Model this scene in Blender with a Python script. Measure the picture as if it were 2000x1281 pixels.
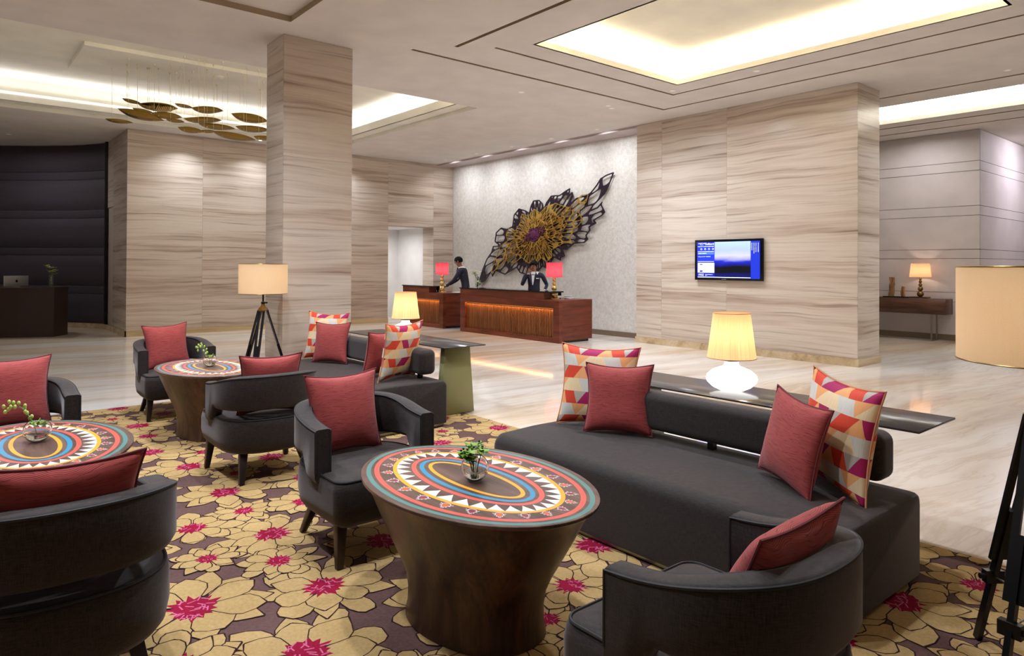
import bpy, bmesh, math, random
import numpy as np
from mathutils import Vector, Matrix, Euler

random.seed(7)
PI = math.pi
S = bpy.context.scene
for o in list(bpy.data.objects):
    bpy.data.objects.remove(o)
COL = S.collection

# ------------------------------------------------------------------ camera
FPX, PPX, PPY, CAMH = 1339.47, 1000.0, 509.18, 1.55
_yaw, _pit, _rol = [math.radians(a) for a in (50.008, 0.3906, 0.2646)]
CF = Vector((math.cos(_yaw)*math.cos(_pit), math.sin(_yaw)*math.cos(_pit), math.sin(_pit)))
_R = Vector((math.sin(_yaw), -math.cos(_yaw), 0))
_U = _R.cross(CF)
CR = _R*math.cos(_rol) + _U*math.sin(_rol)
CU = -_R*math.sin(_rol) + _U*math.cos(_rol)
CC = Vector((0, 0, CAMH))
cd = bpy.data.cameras.new('camera')
cam = bpy.data.objects.new('camera', cd)
COL.objects.link(cam)
cd.sensor_width = 36.0
cd.lens = FPX/2000*36
cd.shift_y = -(640.5-PPY)/2000
cd.clip_start = 0.05
cam.matrix_world = Matrix(((CR.x, CU.x, -CF.x, CC.x), (CR.y, CU.y, -CF.y, CC.y), (CR.z, CU.z, -CF.z, CC.z), (0, 0, 0, 1)))
S.camera = cam


def ray(u, v):
    return CR*((u-PPX)/FPX) - CU*((v-PPY)/FPX) + CF


def atx(u, v, x):
    d = ray(u, v)
    return CC + d*(x/d.x)


def aty(u, v, y):
    d = ray(u, v)
    return CC + d*(y/d.y)


# ------------------------------------------------------------------ world and exposure
W = bpy.data.worlds.new('world')
S.world = W
W.use_nodes = True
W.node_tree.nodes['Background'].inputs[0].default_value = (0.9, 0.92, 1, 1)
W.node_tree.nodes['Background'].inputs[1].default_value = 0.05
S.view_settings.view_transform = 'Standard'
S.view_settings.look = 'None'
S.view_settings.gamma = 1
S.view_settings.use_curve_mapping = False
S.view_settings.exposure = 0.2

WARM = (1.0, 0.86, 0.64)
COOL = (0.98, 0.98, 1.0)
DOWN = (0.90, 0.97, 1.10)


def area(name, loc, size, power, color, rot=(0, 0, 0), spread=PI):
    l = bpy.data.lights.new(name, 'AREA')
    l.shape = 'RECTANGLE'
    l.size, l.size_y = size
    l.energy = power
    l.color = color
    l.spread = spread
    o = bpy.data.objects.new(name, l)
    o.location = loc
    o.rotation_euler = rot
    COL.objects.link(o)
    return o


UP = (PI, 0, 0)
ZC = 4.42
# cove strips, each lying on the ledge behind its lip
for nm, x0, x1, y0, y1, pw, c in (
        ('cove_strip', 5.94, 8.95, 2.25, 6.62, 8.5, WARM),):
    area(nm, (x1+.11, (y0+y1)/2, 4.445), (.06, y1-y0), pw*(y1-y0), c, UP)
    area(nm, (x0-.11, (y0+y1)/2, 4.445), (.06, y1-y0), pw*(y1-y0), c, UP)
    area(nm, ((x0+x1)/2, y1+.11, 4.445), (x1-x0, .06), pw*(x1-x0), c, UP)
    area(nm, ((x0+x1)/2, y0-.11, 4.445), (x1-x0, .06), pw*(x1-x0), c, UP)
area('cove_strip', (1.6, 15.22, 4.60), (11, .06), 3.6*11, COOL, UP)
area('cove_strip', (7.36, 12.6, 4.60), (.06, 5.0), 3.8*5, COOL, UP)
area('cove_strip', (1.6, 9.80, 4.60), (11, .06), 6.5*11, (1.0, .90, .74), UP)
area('cove_strip', (14.75, 2.5, 4.50), (.06, 11), 13*11, COOL, UP)
area('cove_strip', (12.85, 2.5, 4.50), (.06, 11), 9*11, COOL, UP)

# ------------------------------------------------------------------ helpers


def setp(o, label=None, cat=None, group=None, kind=None):
    if label:
        o['label'] = label
    if cat:
        o['category'] = cat
    if group:
        o['group'] = group
    if kind:
        o['kind'] = kind
    return o


def empty(name, loc=(0, 0, 0), rz=0, label=None, cat=None, group=None):
    o = bpy.data.objects.new(name, None)
    o.empty_display_size = .05
    o.location = loc
    o.rotation_euler = (0, 0, rz)
    COL.objects.link(o)
    return setp(o, label, cat, group)


class MB:
    """collects faces, then becomes one mesh object"""

    def __init__(s):
        s.v = []
        s.f = []
        s.m = []
        s.uv = {}

    def add(s, vs, fs, mi=0, uvs=None):
        b = len(s.v)
        s.v += [tuple(p) for p in vs]
        for f in fs:
            if uvs is not None:
                s.uv[len(s.f)] = [uvs[i] for i in f]
            s.f.append(tuple(i+b for i in f))
            s.m.append(mi)
        return s

    def box(s, x0, x1, y0, y1, z0, z1, mi=0):
        return s.add([(x0, y0, z0), (x1, y0, z0), (x1, y1, z0), (x0, y1, z0), (x0, y0, z1), (x1, y0, z1), (x1, y1, z1), (x0, y1, z1)],
                     [(3, 2, 1, 0), (4, 5, 6, 7), (0, 1, 5, 4), (1, 2, 6, 5), (2, 3, 7, 6), (3, 0, 4, 7)], mi)

    def hexa(s, bot, top, mi=0):
        return s.add(list(bot)+list(top), [(3, 2, 1, 0), (4, 5, 6, 7), (0, 1, 5, 4), (1, 2, 6, 5), (2, 3, 7, 6), (3, 0, 4, 7)], mi)

    def lathe(s, prof, n=24, c=(0, 0, 0), mi=0, sx=1, sy=1, cap=True):
        vs = []
        for r, z in prof:
            for i in range(n):
                a = 2*PI*i/n
                vs.append((c[0]+r*sx*math.cos(a), c[1]+r*sy*math.sin(a), c[2]+z))
        fs = []
        for k in range(len(prof)-1):
            for i in range(n):
                j = (i+1) % n
                fs.append((k*n+i, k*n+j, (k+1)*n+j, (k+1)*n+i))
        if cap:
            fs.append(tuple(range(n-1, -1, -1)))
            fs.append(tuple(range((len(prof)-1)*n, len(prof)*n)))
        return s.add(vs, fs, mi)

    def rings(s, rings, mi=0, closed=True, caps=True):
        n = len(rings[0])
        vs = [p for r in rings for p in r]
        fs = []
        for k in range(len(rings)-1):
            for i in range(n if closed else n-1):
                j = (i+1) % n
                fs.append((k*n+i, k*n+j, (k+1)*n+j, (k+1)*n+i))
        if caps:
            fs.append(tuple(range(n-1, -1, -1)))
            fs.append(tuple(range((len(rings)-1)*n, len(rings)*n)))
        return s.add(vs, fs, mi)

    def tube(s, pts, r, n=8, mi=0, closed=False):
        pts = [Vector(p) for p in pts]
        m = len(pts)
        rs = r if isinstance(r, (list, tuple)) else [r]*m
        rings = []
        prev = None
        for i in range(m):
            if closed:
                t = pts[(i+1) % m]-pts[i-1]
            else:
                t = pts[min(i+1, m-1)]-pts[max(i-1, 0)]
            t.normalize()
            if prev is None:
                a = Vector((0, 0, 1)) if abs(t.z) < .9 else Vector((1, 0, 0))
                nrm = t.cross(a).normalized()
            else:
                nrm = (prev - t*prev.dot(t))
                nrm = nrm.normalized() if nrm.length > 1e-6 else t.orthogonal().normalized()
            prev = nrm
            b = t.cross(nrm)
            rings.append([tuple(pts[i]+(nrm*math.cos(2*PI*k/n)+b*math.sin(2*PI*k/n))*rs[i]) for k in range(n)])
        if closed:
            rings.append(rings[0])
        return s.rings(rings, mi, True, not closed)

    def sphere(s, c, r, n=16, m=10, mi=0, sx=1, sy=1, sz=1):
        prof = [(max(1e-4, math.sin(PI*i/m))*r, -math.cos(PI*i/m)*r*sz) for i in range(m+1)]
        return s.lathe(prof, n, c, mi, sx, sy)

    def bar(s, p, q, w, d=None, mi=0, up=(0, 0, 1)):
        """square bar from p to q"""
        p, q = Vector(p), Vector(q)
        d = d or w
        t = (q-p).normalized()
        a = Vector(up)
        if abs(t.dot(a)) > .95:
            a = Vector((1, 0, 0))
        x = t.cross(a).normalized()
        y = x.cross(t).normalized()
        def ring(c): return [tuple(c+x*(w/2*i)+y*(d/2*j)) for i, j in ((-1, -1), (1, -1), (1, 1), (-1, 1))]
        return s.rings([ring(p), ring(q)], mi)

    def build(s, name, mats, parent=None, smooth=False, bevel=0, seg=2, auto=None):
        me = bpy.data.meshes.new(name)
        me.from_pydata(s.v, [], s.f)
        if not isinstance(mats, (list, tuple)):
            mats = [mats]
        for m in mats:
            me.materials.append(m)
        if len(mats) > 1:
            me.polygons.foreach_set('material_index', s.m)
        if s.uv:
            ul = me.uv_layers.new(name='UVMap')
            for p in me.polygons:
                q = s.uv.get(p.index)
                if q:
                    for k, li in enumerate(p.loop_indices):
                        ul.data[li].uv = q[k]
        me.update()
        bm = bmesh.new()
        bm.from_mesh(me)
        bmesh.ops.recalc_face_normals(bm, faces=bm.faces)
        if bevel:
            bmesh.ops.bevel(bm, geom=[e for e in bm.edges if e.is_manifold and e.calc_face_angle(0) > .5], offset=bevel, segments=seg, affect='EDGES', profile=.5)
        if smooth or bevel:
            for f in bm.faces:
                f.smooth = True
        if smooth and not bevel:
            for e in bm.edges:
                if e.is_manifold and e.calc_face_angle(0) > (auto or .7):
                    e.smooth = False
        bm.to_mesh(me)
        bm.free()
        o = bpy.data.objects.new(name, me)
        COL.objects.link(o)
        if parent:
            o.parent = parent
        return o


def struct(o):
    o['kind'] = 'structure'
    return o


def copy_tree(o, parent=None):
    c = o.copy()
    COL.objects.link(c)
    c.parent = parent
    for ch in [x for x in o.children]:
        copy_tree(ch, c)
    return c


# ------------------------------------------------------------------ materials
class X:
    """node-socket arithmetic"""

    def __init__(s, nt, k):
        s.nt, s.k = nt, k

    def op(s, o, *a):
        n = s.nt.nodes.new('ShaderNodeMath')
        n.operation = o
        for i, v in enumerate((s,)+a):
            if isinstance(v, X):
                s.nt.links.new(v.k, n.inputs[i])
            else:
                n.inputs[i].default_value = v
        return X(s.nt, n.outputs[0])

    def __add__(s, o): return s.op('ADD', o)
    __radd__ = __add__
    def __sub__(s, o): return s.op('SUBTRACT', o)
    def __rsub__(s, o): return (s*-1)+o
    def __mul__(s, o): return s.op('MULTIPLY', o)
    __rmul__ = __mul__
    def __truediv__(s, o): return s.op('DIVIDE', o)
    def gt(s, o): return s.op('GREATER_THAN', o)
    def lt(s, o): return s.op('LESS_THAN', o)
    def fr(s): return s.op('FRACT')
    def fl(s): return s.op('FLOOR')
    def ab(s): return s.op('ABSOLUTE')
    def sin(s): return s.op('SINE')
    def sq(s): return s.op('SQRT')
    def mx(s, o): return s.op('MAXIMUM', o)
    def mn(s, o): return s.op('MINIMUM', o)
    def between(s, a, b): return s.gt(a)*s.lt(b)


def srgb(r, g, b):
    def f(c):
        c /= 255.0
        return c/12.92 if c <= .04045 else ((c+.055)/1.055)**2.4
    return (f(r), f(g), f(b), 1)


class M:
    def __init__(s, name, rough=.5, metal=0, spec=.5, color=None, **kw):
        s.m = bpy.data.materials.new(name)
        s.m.use_nodes = True
        s.nt = s.m.node_tree
        s.b = s.nt.nodes['Principled BSDF']
        s.b.inputs['Roughness'].default_value = rough
        s.b.inputs['Metallic'].default_value = metal
        s.b.inputs['Specular IOR Level'].default_value = spec
        if color:
            s.b.inputs['Base Color'].default_value = color
        for k, v in kw.items():
            s.b.inputs[k.replace('_', ' ')].default_value = v

    def n(s, t, **kw):
        n = s.nt.nodes.new('ShaderNode'+t)
        for k, v in kw.items():
            setattr(n, k, v)
        return n

    def l(s, a, b): s.nt.links.new(a.k if isinstance(a, X) else a, b)

    def pos(s, space='world'):
        if space == 'world':
            k = s.n('NewGeometry').outputs['Position']
        elif space == 'uv':
            k = s.n('UVMap').outputs[0]
        else:
            k = s.n('TexCoord').outputs['Object']
        sp = s.n('SeparateXYZ')
        s.l(k, sp.inputs[0])
        return [X(s.nt, sp.outputs[i]) for i in range(3)]

    def vec(s, x, y, z=0.0):
        c = s.n('CombineXYZ')
        for i, v in enumerate((x, y, z)):
            if isinstance(v, X):
                s.l(v, c.inputs[i])
            else:
                c.inputs[i].default_value = v
        return c.outputs[0]

    def noise(s, vec, scale=1, detail=3, rough=.5, dist=0):
        n = s.n('TexNoise')
        s.l(vec, n.inputs['Vector'])
        n.inputs['Scale'].default_value = scale
        n.inputs['Detail'].default_value = detail
        n.inputs['Roughness'].default_value = rough
        n.inputs['Distortion'].default_value = dist
        return X(s.nt, n.outputs[0])

    def white(s, vec):
        n = s.n('TexWhiteNoise')
        s.l(vec, n.inputs['Vector'])
        return X(s.nt, n.outputs[0])

    def rnd(s): return X(s.nt, s.n('ObjectInfo').outputs['Random'])

    def ramp(s, fac, stops, const=False):
        n = s.n('ValToRGB')
        cr = n.color_ramp
        if const:
            cr.interpolation = 'CONSTANT'
        while len(cr.elements) < len(stops):
            cr.elements.new(.5)
        for e, (p, c) in zip(cr.elements, stops):
            e.position = p
            e.color = c
        s.l(fac, n.inputs[0])
        return n.outputs[0]

    def mix(s, fac, a, b, mode='MIX'):
        n = s.n('Mix', data_type='RGBA', blend_type=mode)
        for k, v in ((n.inputs[0], fac), (n.inputs[6], a), (n.inputs[7], b)):
            if isinstance(v, X):
                s.l(v, k)
            elif hasattr(v, 'is_linked'):
                s.l(v, k)
            else:
                k.default_value = v
        return n.outputs[2]

    def base(s, c): s.l(c, s.b.inputs['Base Color'])
    def roughness(s, x): s.l(x, s.b.inputs['Roughness'])

    def bump(s, h, strength=.3, dist=.01):
        n = s.n('Bump')
        n.inputs['Strength'].default_value = strength
        n.inputs['Distance'].default_value = dist
        s.l(h, n.inputs['Height'])
        s.l(n.outputs[0], s.b.inputs['Normal'])


def plain(name, rgb, rough=.5, metal=0, spec=.5, **kw):
    return M(name, rough, metal, spec, srgb(*rgb), **kw).m


def emit(name, rgb, strength):
    m = M(name, .5)
    m.b.inputs['Base Color'].default_value = srgb(*rgb)
    m.b.inputs['Emission Color'].default_value = srgb(*rgb)
    m.b.inputs['Emission Strength'].default_value = strength
    return m.m


def marble_wall():
    a = M('veined_marble_wall', .27, 0, .42)
    x, y, z = a.pos()
    r = a.rnd()
    al = (x+y)*.30 + r*1.6
    warp = a.noise(a.vec(al*2.2, z*1.2, 0), 1, 2)
    zz = z + warp*.15
    n1 = a.noise(a.vec(al, zz*5.4, r*.6), 1, 3, .55, .2)
    n2 = a.noise(a.vec(al*1.6, zz*22.0, r*2), 1, 4, .6, .15)
    n3 = a.noise(a.vec(al*5, zz*60.0, 1.0), 1, 2, .5)
    t = n1*.58 + n2*.34 + n3*.10
    c = a.ramp(t, [(.32, srgb(158, 138, 122)), (.42, srgb(189, 173, 159)), (.50, srgb(207, 195, 183)), (.58, srgb(218, 209, 198)), (.68, srgb(203, 190, 177))])
    v = a.ramp(n2, [(.36, (0, 0, 0, 1)), (.40, (1, 1, 1, 1))])
    c = a.mix(.22, c, v, 'MULTIPLY')
    tone = a.mix(r, srgb(238, 232, 226), srgb(255, 250, 244))
    c = a.mix(1.0, c, tone, 'MULTIPLY')
    a.base(c)
    return a.m


def marble_floor():
    a = M('polished_marble_floor', .07, 0, .5)
    x, y, z = a.pos()
    wx = a.noise(a.vec(x*.30, y*.40, 0), 1, 2)
    yy = y + wx*.9 + x*.10
    n1 = a.noise(a.vec(x*.20, yy*1.4, 0), 1, 4, .6, .1)
    n2 = a.noise(a.vec(x*.40, yy*3.4, 2), 1, 5, .62, .25)
    n3 = a.noise(a.vec(x*.16, yy*.6, 5), 1, 2, .5)
    t = n1*.82+n2*.18
    c = a.ramp(t, [(.32, srgb(200, 182, 162)), (.42, srgb(221, 209, 195)), (.52, srgb(236, 229, 220)), (.64, srgb(243, 238, 231)), (.74, srgb(228, 219, 208))])
    vein = a.ramp((n2-.5).ab(), [(.0, srgb(196, 164, 130)), (.008, srgb(222, 206, 186)), (.03, (1, 1, 1, 1))])
    c = a.mix(.24, c, vein, 'MULTIPLY')
    warm = a.ramp(n3, [(.45, (1, 1, 1, 1)), (.62, srgb(244, 226, 202))])
    c = a.mix(.8, c, warm, 'MULTIPLY')
    a.base(c)
    return a.m


def fabric(name, rgb, rgb2, rough=.85, sheen=.3):
    a = M(name, rough, 0, .25)
    x, y, z = a.pos('object')
    f1 = a.noise(a.vec(x*35, y*35, z*420), 1, 2)
    f2 = a.noise(a.vec(x*420, y*420, z*35), 1, 2)
    t = f1*.5+f2*.5
    a.base(a.ramp(t, [(.38, srgb(*rgb)), (.62, srgb(*rgb2))]))
    a.b.inputs['Sheen Weight'].default_value = sheen
    a.b.inputs['Sheen Roughness'].default_value = .45
    a.b.inputs['Sheen Tint'].default_value = (.8, .75, .75, 1)
    a.bump(t, .35, .002)
    return a.m


def wood(name, c0, c1, c2, axis='z', rough=.35, sc=1.0, space='object', spec=.4):
    a = M(name, rough, 0, spec)
    p = a.pos(space)
    kk = {'x': (0,), 'y': (1,), 'z': (2,), 'h': (0, 1)}[axis]
    q = [p[i]*(1.3*sc if i in kk else 11.0*sc) for i in range(3)]
    r = a.rnd()
    n1 = a.noise(a.vec(q[0]+r*7, q[1], q[2]), 1, 3, .55, .6)
    q2 = [p[i]*(5*sc if i in kk else 90.0*sc) for i in range(3)]
    n2 = a.noise(a.vec(*q2), 1, 2)
    t = n1*.75+n2*.25
    a.base(a.ramp(t, [(.35, srgb(*c0)), (.5, srgb(*c1)), (.66, srgb(*c2))]))
    return a.m


def red_weave():
    a = M('crimson_ribbed_weave', .8, 0, .25)
    u, v, _ = a.pos('uv')
    w = a.noise(a.vec(u*2.3, v*2.3, a.rnd()*9), 1, 2)
    ph = v*36.0 + (u*11.0 + w*3.2).sin()*.8 + w*6.0
    rib = (ph*2*PI/1.0).sin()*.5+.5
    fine = (v*760.0 + (u*13.0+w*2.2).sin()*18).sin()*.5+.5
    gate = a.noise(a.vec(u*11, ph*.9, 3), 1, 1).gt(.56)
    dark = rib.gt(.86)*gate
    mott = a.noise(a.vec(u*5, v*60, 1), 1, 2)
    c = a.ramp(fine*.45+mott*.55, [(.25, srgb(132, 50, 48)), (.55, srgb(164, 68, 64)), (.8, srgb(186, 88, 80))])
    c = a.mix(dark*.5, c, srgb(70, 24, 27))
    a.base(c)
    a.b.inputs['Sheen Weight'].default_value = .15
    a.bump(fine*.4+(1-dark*gate)*.6, .22, .002)
    return a.m


def block_print():
    a = M('geometric_block_print', .65, 0, .25)
    u, v, _ = a.pos('uv')
    N = 6.4
    row = (v*N+.35).fl()
    fv = (v*N+.35).fr()
    odd = (row*.5).fr()*2.0          # 0: coloured rows, 1: pale rows
    pair = ((row*.5).fl()*.5).fr()*2.0
    px = (u*1.75 + pair*.5 + .12 - odd*pair*.0).fr()
    dn = 1-fv
    L1, L2, L3, L4 = dn*.09, .30-dn*.21, .68-dn*.22, .71+dn*.11
    M1, M2, M3 = .09+dn*.13, .46+dn*.11, .82-dn*.25
    MAG, RED_, PEA, CRE, GRY, PGR = srgb(172, 34, 92), srgb(220, 74, 50), srgb(242, 172, 112), srgb(240, 214, 168), srgb(188, 178, 164), srgb(216, 212, 200)
    sw = pair.gt(.25)
    c1_ = a.mix(sw, MAG, RED_)
    c2_ = a.mix(sw, RED_, MAG)
    col_ = a.mix(px.gt(L1), c1_, GRY)
    col_ = a.mix(px.gt(L2), col_, c2_)
    col_ = a.mix(px.gt(L3), col_, PEA)
    col_ = a.mix(px.gt(L4), col_, c1_)
    pal_ = a.mix(px.gt(M1), CRE, PGR)
    pal_ = a.mix(px.gt(M2), pal_, PEA)
    pal_ = a.mix(px.gt(M3), pal_, CRE)
    c = a.mix(odd.gt(.25), col_, pal_)
    st = a.noise(a.vec(u*120, v*6, 0), 1, 2)
    c = a.mix(.18, c, a.ramp(st, [(.3, srgb(190, 160, 130)), (.6, (1, 1, 1, 1))]), 'MULTIPLY')
    a.base(c)
    return a.m


def table_top():
    a = M('inlaid_painted_table_top', .28, 0, .45)
    x, y, z = a.pos('object')
    cc = .211                      # rings keep a constant spacing: semi-axes (r, r+cc)
    r = None
    for _ in range(7):
        f_ = (.3/(.3+cc)) if r is None else r/(r+cc)
        yq = y*f_
        r = (x*x+yq*yq).sq()
    ang = (y/(r+cc)).op('ARCTAN2', x/r)/(2*PI)+.5
    g1 = a.noise(a.vec(x*14, y*1.2, 0), 1, 3, .5, .5)
    g2 = a.noise(a.vec(x*110, y*5, 0), 1, 2)
    c = a.ramp(g1*.7+g2*.3, [(.35, srgb(70, 50, 42)), (.5, srgb(94, 70, 60)), (.66, srgb(116, 90, 78))])
    YEL, BLU, RED, WHI, TEA = srgb(246, 166, 48), srgb(52, 140, 176), srgb(222, 92, 78), srgb(242, 238, 224), srgb(78, 140, 134)
    def ring(c, lo, hi, colr, k=1.0): return a.mix(r.between(lo, hi)*k, c, colr)
    c = ring(c, .092, .112, YEL)
    c = ring(c, .134, .157, BLU)
    c = ring(c, .174, .197, RED)
    # white saw teeth, base outwards
    st = (ang*32.0).fr()
    tri = 1-((st-.5).ab()*2)
    lim = .269 - tri*.066
    c = a.mix(r.gt(lim)*r.lt(.269), c, WHI)
    c = ring(c, .266, .286, YEL)
    c = ring(c, .350, .373, RED, .92)
    c = ring(c, .388, .409, TEA, .85)
    # leaf motifs in the dark band
    k = 24.0
    fu = ((ang*k).fr()-.5)
    q = (r-.312)/.026
    alt = ((ang*k).fl()*.5).fr()*2.0
    w = (1-q*.55)*.17
    d = ((fu/w)*(fu/w) + q*q).sq()
    core = d.lt(.62)
    c = a.mix(core*.9, c, a.mix(alt, srgb(140, 44, 66), srgb(222, 96, 44)))
    line = d.between(.74, .92)
    ray_ = (q.op('ARCTAN2', fu/w)*(13/(2*PI))).fr().lt(.42)*d.between(.92, 1.32)*q.gt(-.6)
    c = a.mix((line+ray_).mn(1.0)*.9, c, srgb(226, 196, 198))
    a.base(c)
    return a.m


def carpet_mat(name, c0, c1, sc=60):
    a = M(name, .95, 0, .1)
    x, y, z = a.pos()
    n = a.noise(a.vec(x, y, 0), sc, 3, .6)
    n2 = a.noise(a.vec(x, y, 3), 4, 2)
    a.base(a.ramp(n*.6+n2*.4, [(.35, srgb(*c0)), (.65, srgb(*c1))]))
    a.bump(a.noise(a.vec(x, y, 1), 500, 2), .5, .003)
    return a.m


def shade_mat(name, rgb, trans=.6, streak=0.0):
    """thin lampshade cloth that lets its bulb's light through"""
    a = M(name, .9, 0, .1)
    x, y, z = a.pos('object')
    an = y.op('ARCTAN2', x)
    st = a.noise(a.vec(an*40, z*2, 0), 1, 2)
    wv = a.noise(a.vec(an*90, z*500, 0), 1, 1)
    c = a.ramp(st*(.12+.4*streak)+wv*(.88-.4*streak), [(.3, srgb(*[int(v*(1-.22*streak-.06)) for v in rgb])), (.7, srgb(*rgb))])
    a.base(c)
    t = a.n('BsdfTranslucent')
    a.l(c, t.inputs[0])
    mx = a.n('MixShader')
    mx.inputs[0].default_value = trans
    a.l(a.b.outputs[0], mx.inputs[1])
    a.l(t.outputs[0], mx.inputs[2])
    a.l(mx.outputs[0], a.nt.nodes['Material Output'].inputs[0])
    return a.m


def glass(name, rgb=(255, 255, 255), rough=0.0, ior=1.45):
    a = M(name, rough, 0, .5, srgb(*rgb))
    a.b.inputs['Transmission Weight'].default_value = 1
    a.b.inputs['IOR'].default_value = ior
    return a.m


def plaster(name, rgb, rough=.8):
    a = M(name, rough, 0, .2)
    x, y, z = a.pos()
    n = a.noise(a.vec(x, y, z), 2.0, 3)
    lo = tuple(int(v*.965) for v in rgb)
    a.base(a.ramp(n, [(.35, srgb(*lo)), (.65, srgb(*rgb))]))
    return a.m


def wallpaper():
    a = M('mottled_cream_wallpaper', .75, 0, .25)
    x, y, z = a.pos()
    n = a.noise(a.vec(x, y*14, z*14), 1, 4, .65)
    n2 = a.noise(a.vec(x, y*60, z*60), 1, 2)
    a.base(a.ramp(n*.6+n2*.4, [(.36, srgb(202, 198, 190)), (.64, srgb(230, 227, 221))]))
    return a.m


MT = {}
MT['marble'] = marble_wall()
MT['floor'] = marble_floor()
MT['ceil'] = plaster('warm_ceiling_paint', (224, 217, 212))
MT['fascia'] = plaster('pale_cove_paint', (240, 236, 224))
MT['groove'] = plaster('groove_paint', (176, 158, 132))
MT['white'] = plaster('white_wall_paint', (236, 234, 232))
MT['paper'] = wallpaper()
MT['base'] = wood('honey_marble_skirting', (176, 148, 110), (202, 178, 140), (216, 196, 164), 'x', .2, .3, 'world')
MT['based'] = plain('brown_marble_skirting', (122, 104, 84), .25)
MT['mauve'] = plaster('pale_mauve_panel', (206, 196, 196), .6)
MT['core'] = plain('wall_core', (172, 158, 146), .8)
MT['dark_wall'] = fabric('aubergine_wall_fabric', (56, 49, 57), (78, 69, 78), .6, .1)
MT['black'] = plain('black_metal', (14, 14, 15), .35, .3)
MT['blackgloss'] = plain('black_glass_top', (10, 10, 11), .06)
MT['fab'] = fabric('charcoal_woven_fabric', (25, 19, 16), (52, 43, 38), .75, .36)
MT['pipe'] = plain('charcoal_piping', (30, 27, 28), .7)
MT['leg'] = wood('dark_stained_leg', (24, 16, 13), (36, 25, 20), (48, 34, 27), 'z', .35)
MT['steel'] = plain('brushed_steel', (150, 145, 138), .3, 1)
MT['red'] = red_weave()
MT['redpipe'] = plain('wine_piping', (110, 40, 44), .8)
MT['print'] = block_print()
MT['printpipe'] = plain('peach_piping', (206, 140, 104), .8)
MT['top'] = table_top()
MT['walnut'] = wood('dark_walnut_trunk', (34, 20, 13), (66, 42, 28), (96, 66, 45), 'z', .34, .8)
MT['rim'] = plain('table_rim', (66, 46, 38), .3)
MT['mahog'] = wood('red_mahogany_veneer', (84, 37, 24), (108, 51, 34), (126, 64, 44), 'h', .3, .9, 'world')
MT['mahogd'] = plain('deep_maroon_lacquer', (38, 15, 14), .3)
MT['slat'] = wood('mahogany_slat', (112, 66, 36), (140, 86, 48), (160, 104, 62), 'z', .4)
MT['wenge'] = wood('dark_console_veneer', (52, 30, 20), (80, 49, 34), (102, 67, 48), 'h', .35, .9, 'world')
MT['brass'] = plain('polished_brass', (238, 212, 148), .28, 1)
MT['bronze'] = plain('aged_bronze', (134, 108, 66), .3, 1)
MT['leafbrass'] = plain('hammered_brass_leaf', (128, 100, 42), .28, 1)
MT['cable'] = plain('pale_cable', (220, 210, 180), .5)
MT['shade'] = shade_mat('buff_linen_shade', (246, 220, 182), .5)
MT['shadepleat'] = shade_mat('pleated_cream_shade', (250, 218, 166), .55, 1.0)
MT['shadered'] = shade_mat('crimson_silk_shade', (224, 88, 106), .55, 1.0)
MT['shadepeach'] = shade_mat('peach_shade', (238, 190, 150), .55)
MT['opal'] = emit('lit_opal_glass', (255, 252, 246), 2.6)
MT['bulb'] = emit('lit_bulb', (255, 220, 160), 6)
MT['olive'] = plain('olive_lacquer', (142, 140, 92), .45)
MT['glasst'] = plain('smoked_glass_top', (60, 55, 53), .2, 0, .5)
MT['glass'] = glass('clear_glass')
MT['water'] = glass('water', (250, 255, 252), 0, 1.33)
MT['green'] = plain('fresh_green_leaf', (120, 158, 44), .5)
MT['green2'] = plain('lime_bud', (176, 196, 96), .5)
MT['stem'] = plain('green_stem', (96, 128, 48), .5)
MT['purple'] = plain('dark_violet_floret', (54, 28, 52), .6)
MT['petalw'] = plain('greenish_white_petal', (232, 238, 200), .5)
MT['c_ground'] = carpet_mat('carpet_mauve_brown', (88, 64, 60), (106, 80, 74))
MT['c_petal'] = carpet_mat('carpet_straw_petal', (166, 136, 86), (188, 158, 108))
MT['c_line'] = carpet_mat('carpet_dark_outline', (44, 26, 26), (58, 36, 34))
MT['c_red'] = carpet_mat('carpet_crimson', (122, 14, 42), (154, 26, 58), 90)
MT['c_pink'] = carpet_mat('carpet_pink', (186, 84, 120), (204, 112, 142))
MT['art_dark'] = plain('plum_black_metal', (46, 28, 44), .4, .4)
MT['art_gold'] = plain('old_gold_metal', (196, 160, 74), .38, .6)
MT['art_gold2'] = plain('tawny_gold_metal', (184, 142, 76), .38, .6)
MT['art_plum'] = plain('plum_enamel', (98, 34, 84), .4, .2)
MT['skin'] = plain('skin', (160, 108, 82), .55)
MT['suit'] = plain('navy_suit_cloth', (36, 38, 56), .75)
MT['shirt'] = plain('white_shirt', (236, 236, 238), .7)
MT['hair'] = plain('black_hair', (14, 11, 10), .7, 0, .2)
MT['tie'] = plain('dark_tie', (24, 22, 34), .6)
MT['paperw'] = plain('white_paper', (240, 240, 238), .7)
MT['silver'] = plain('silver_aluminium', (196, 198, 202), .35, .6)
MT['tv'] = plain('tv_black_bezel', (5, 5, 6), .2, 0, .25)
MT['driftwood'] = wood('weathered_wood_block', (84, 58, 34), (142, 104, 62), (180, 140, 92), 'z', .7, 2)
MT['trimring'] = plain('white_downlight_ring', (236, 232, 224), .4)
MT['lensdim'] = emit('frosted_downlight_lens', (224, 214, 204), .35)
MT['lens'] = emit('lit_downlight_lens', (255, 244, 226), 9)

# ------------------------------------------------------------------ the room
RX0, RX1, RY0, RY1 = -5.0, 22.0, -4.0, 22.5
fl = MB().box(RX0, RX1, RY0, RY1, -.12, 0)
struct(fl.build('floor', MT['floor']))


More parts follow.
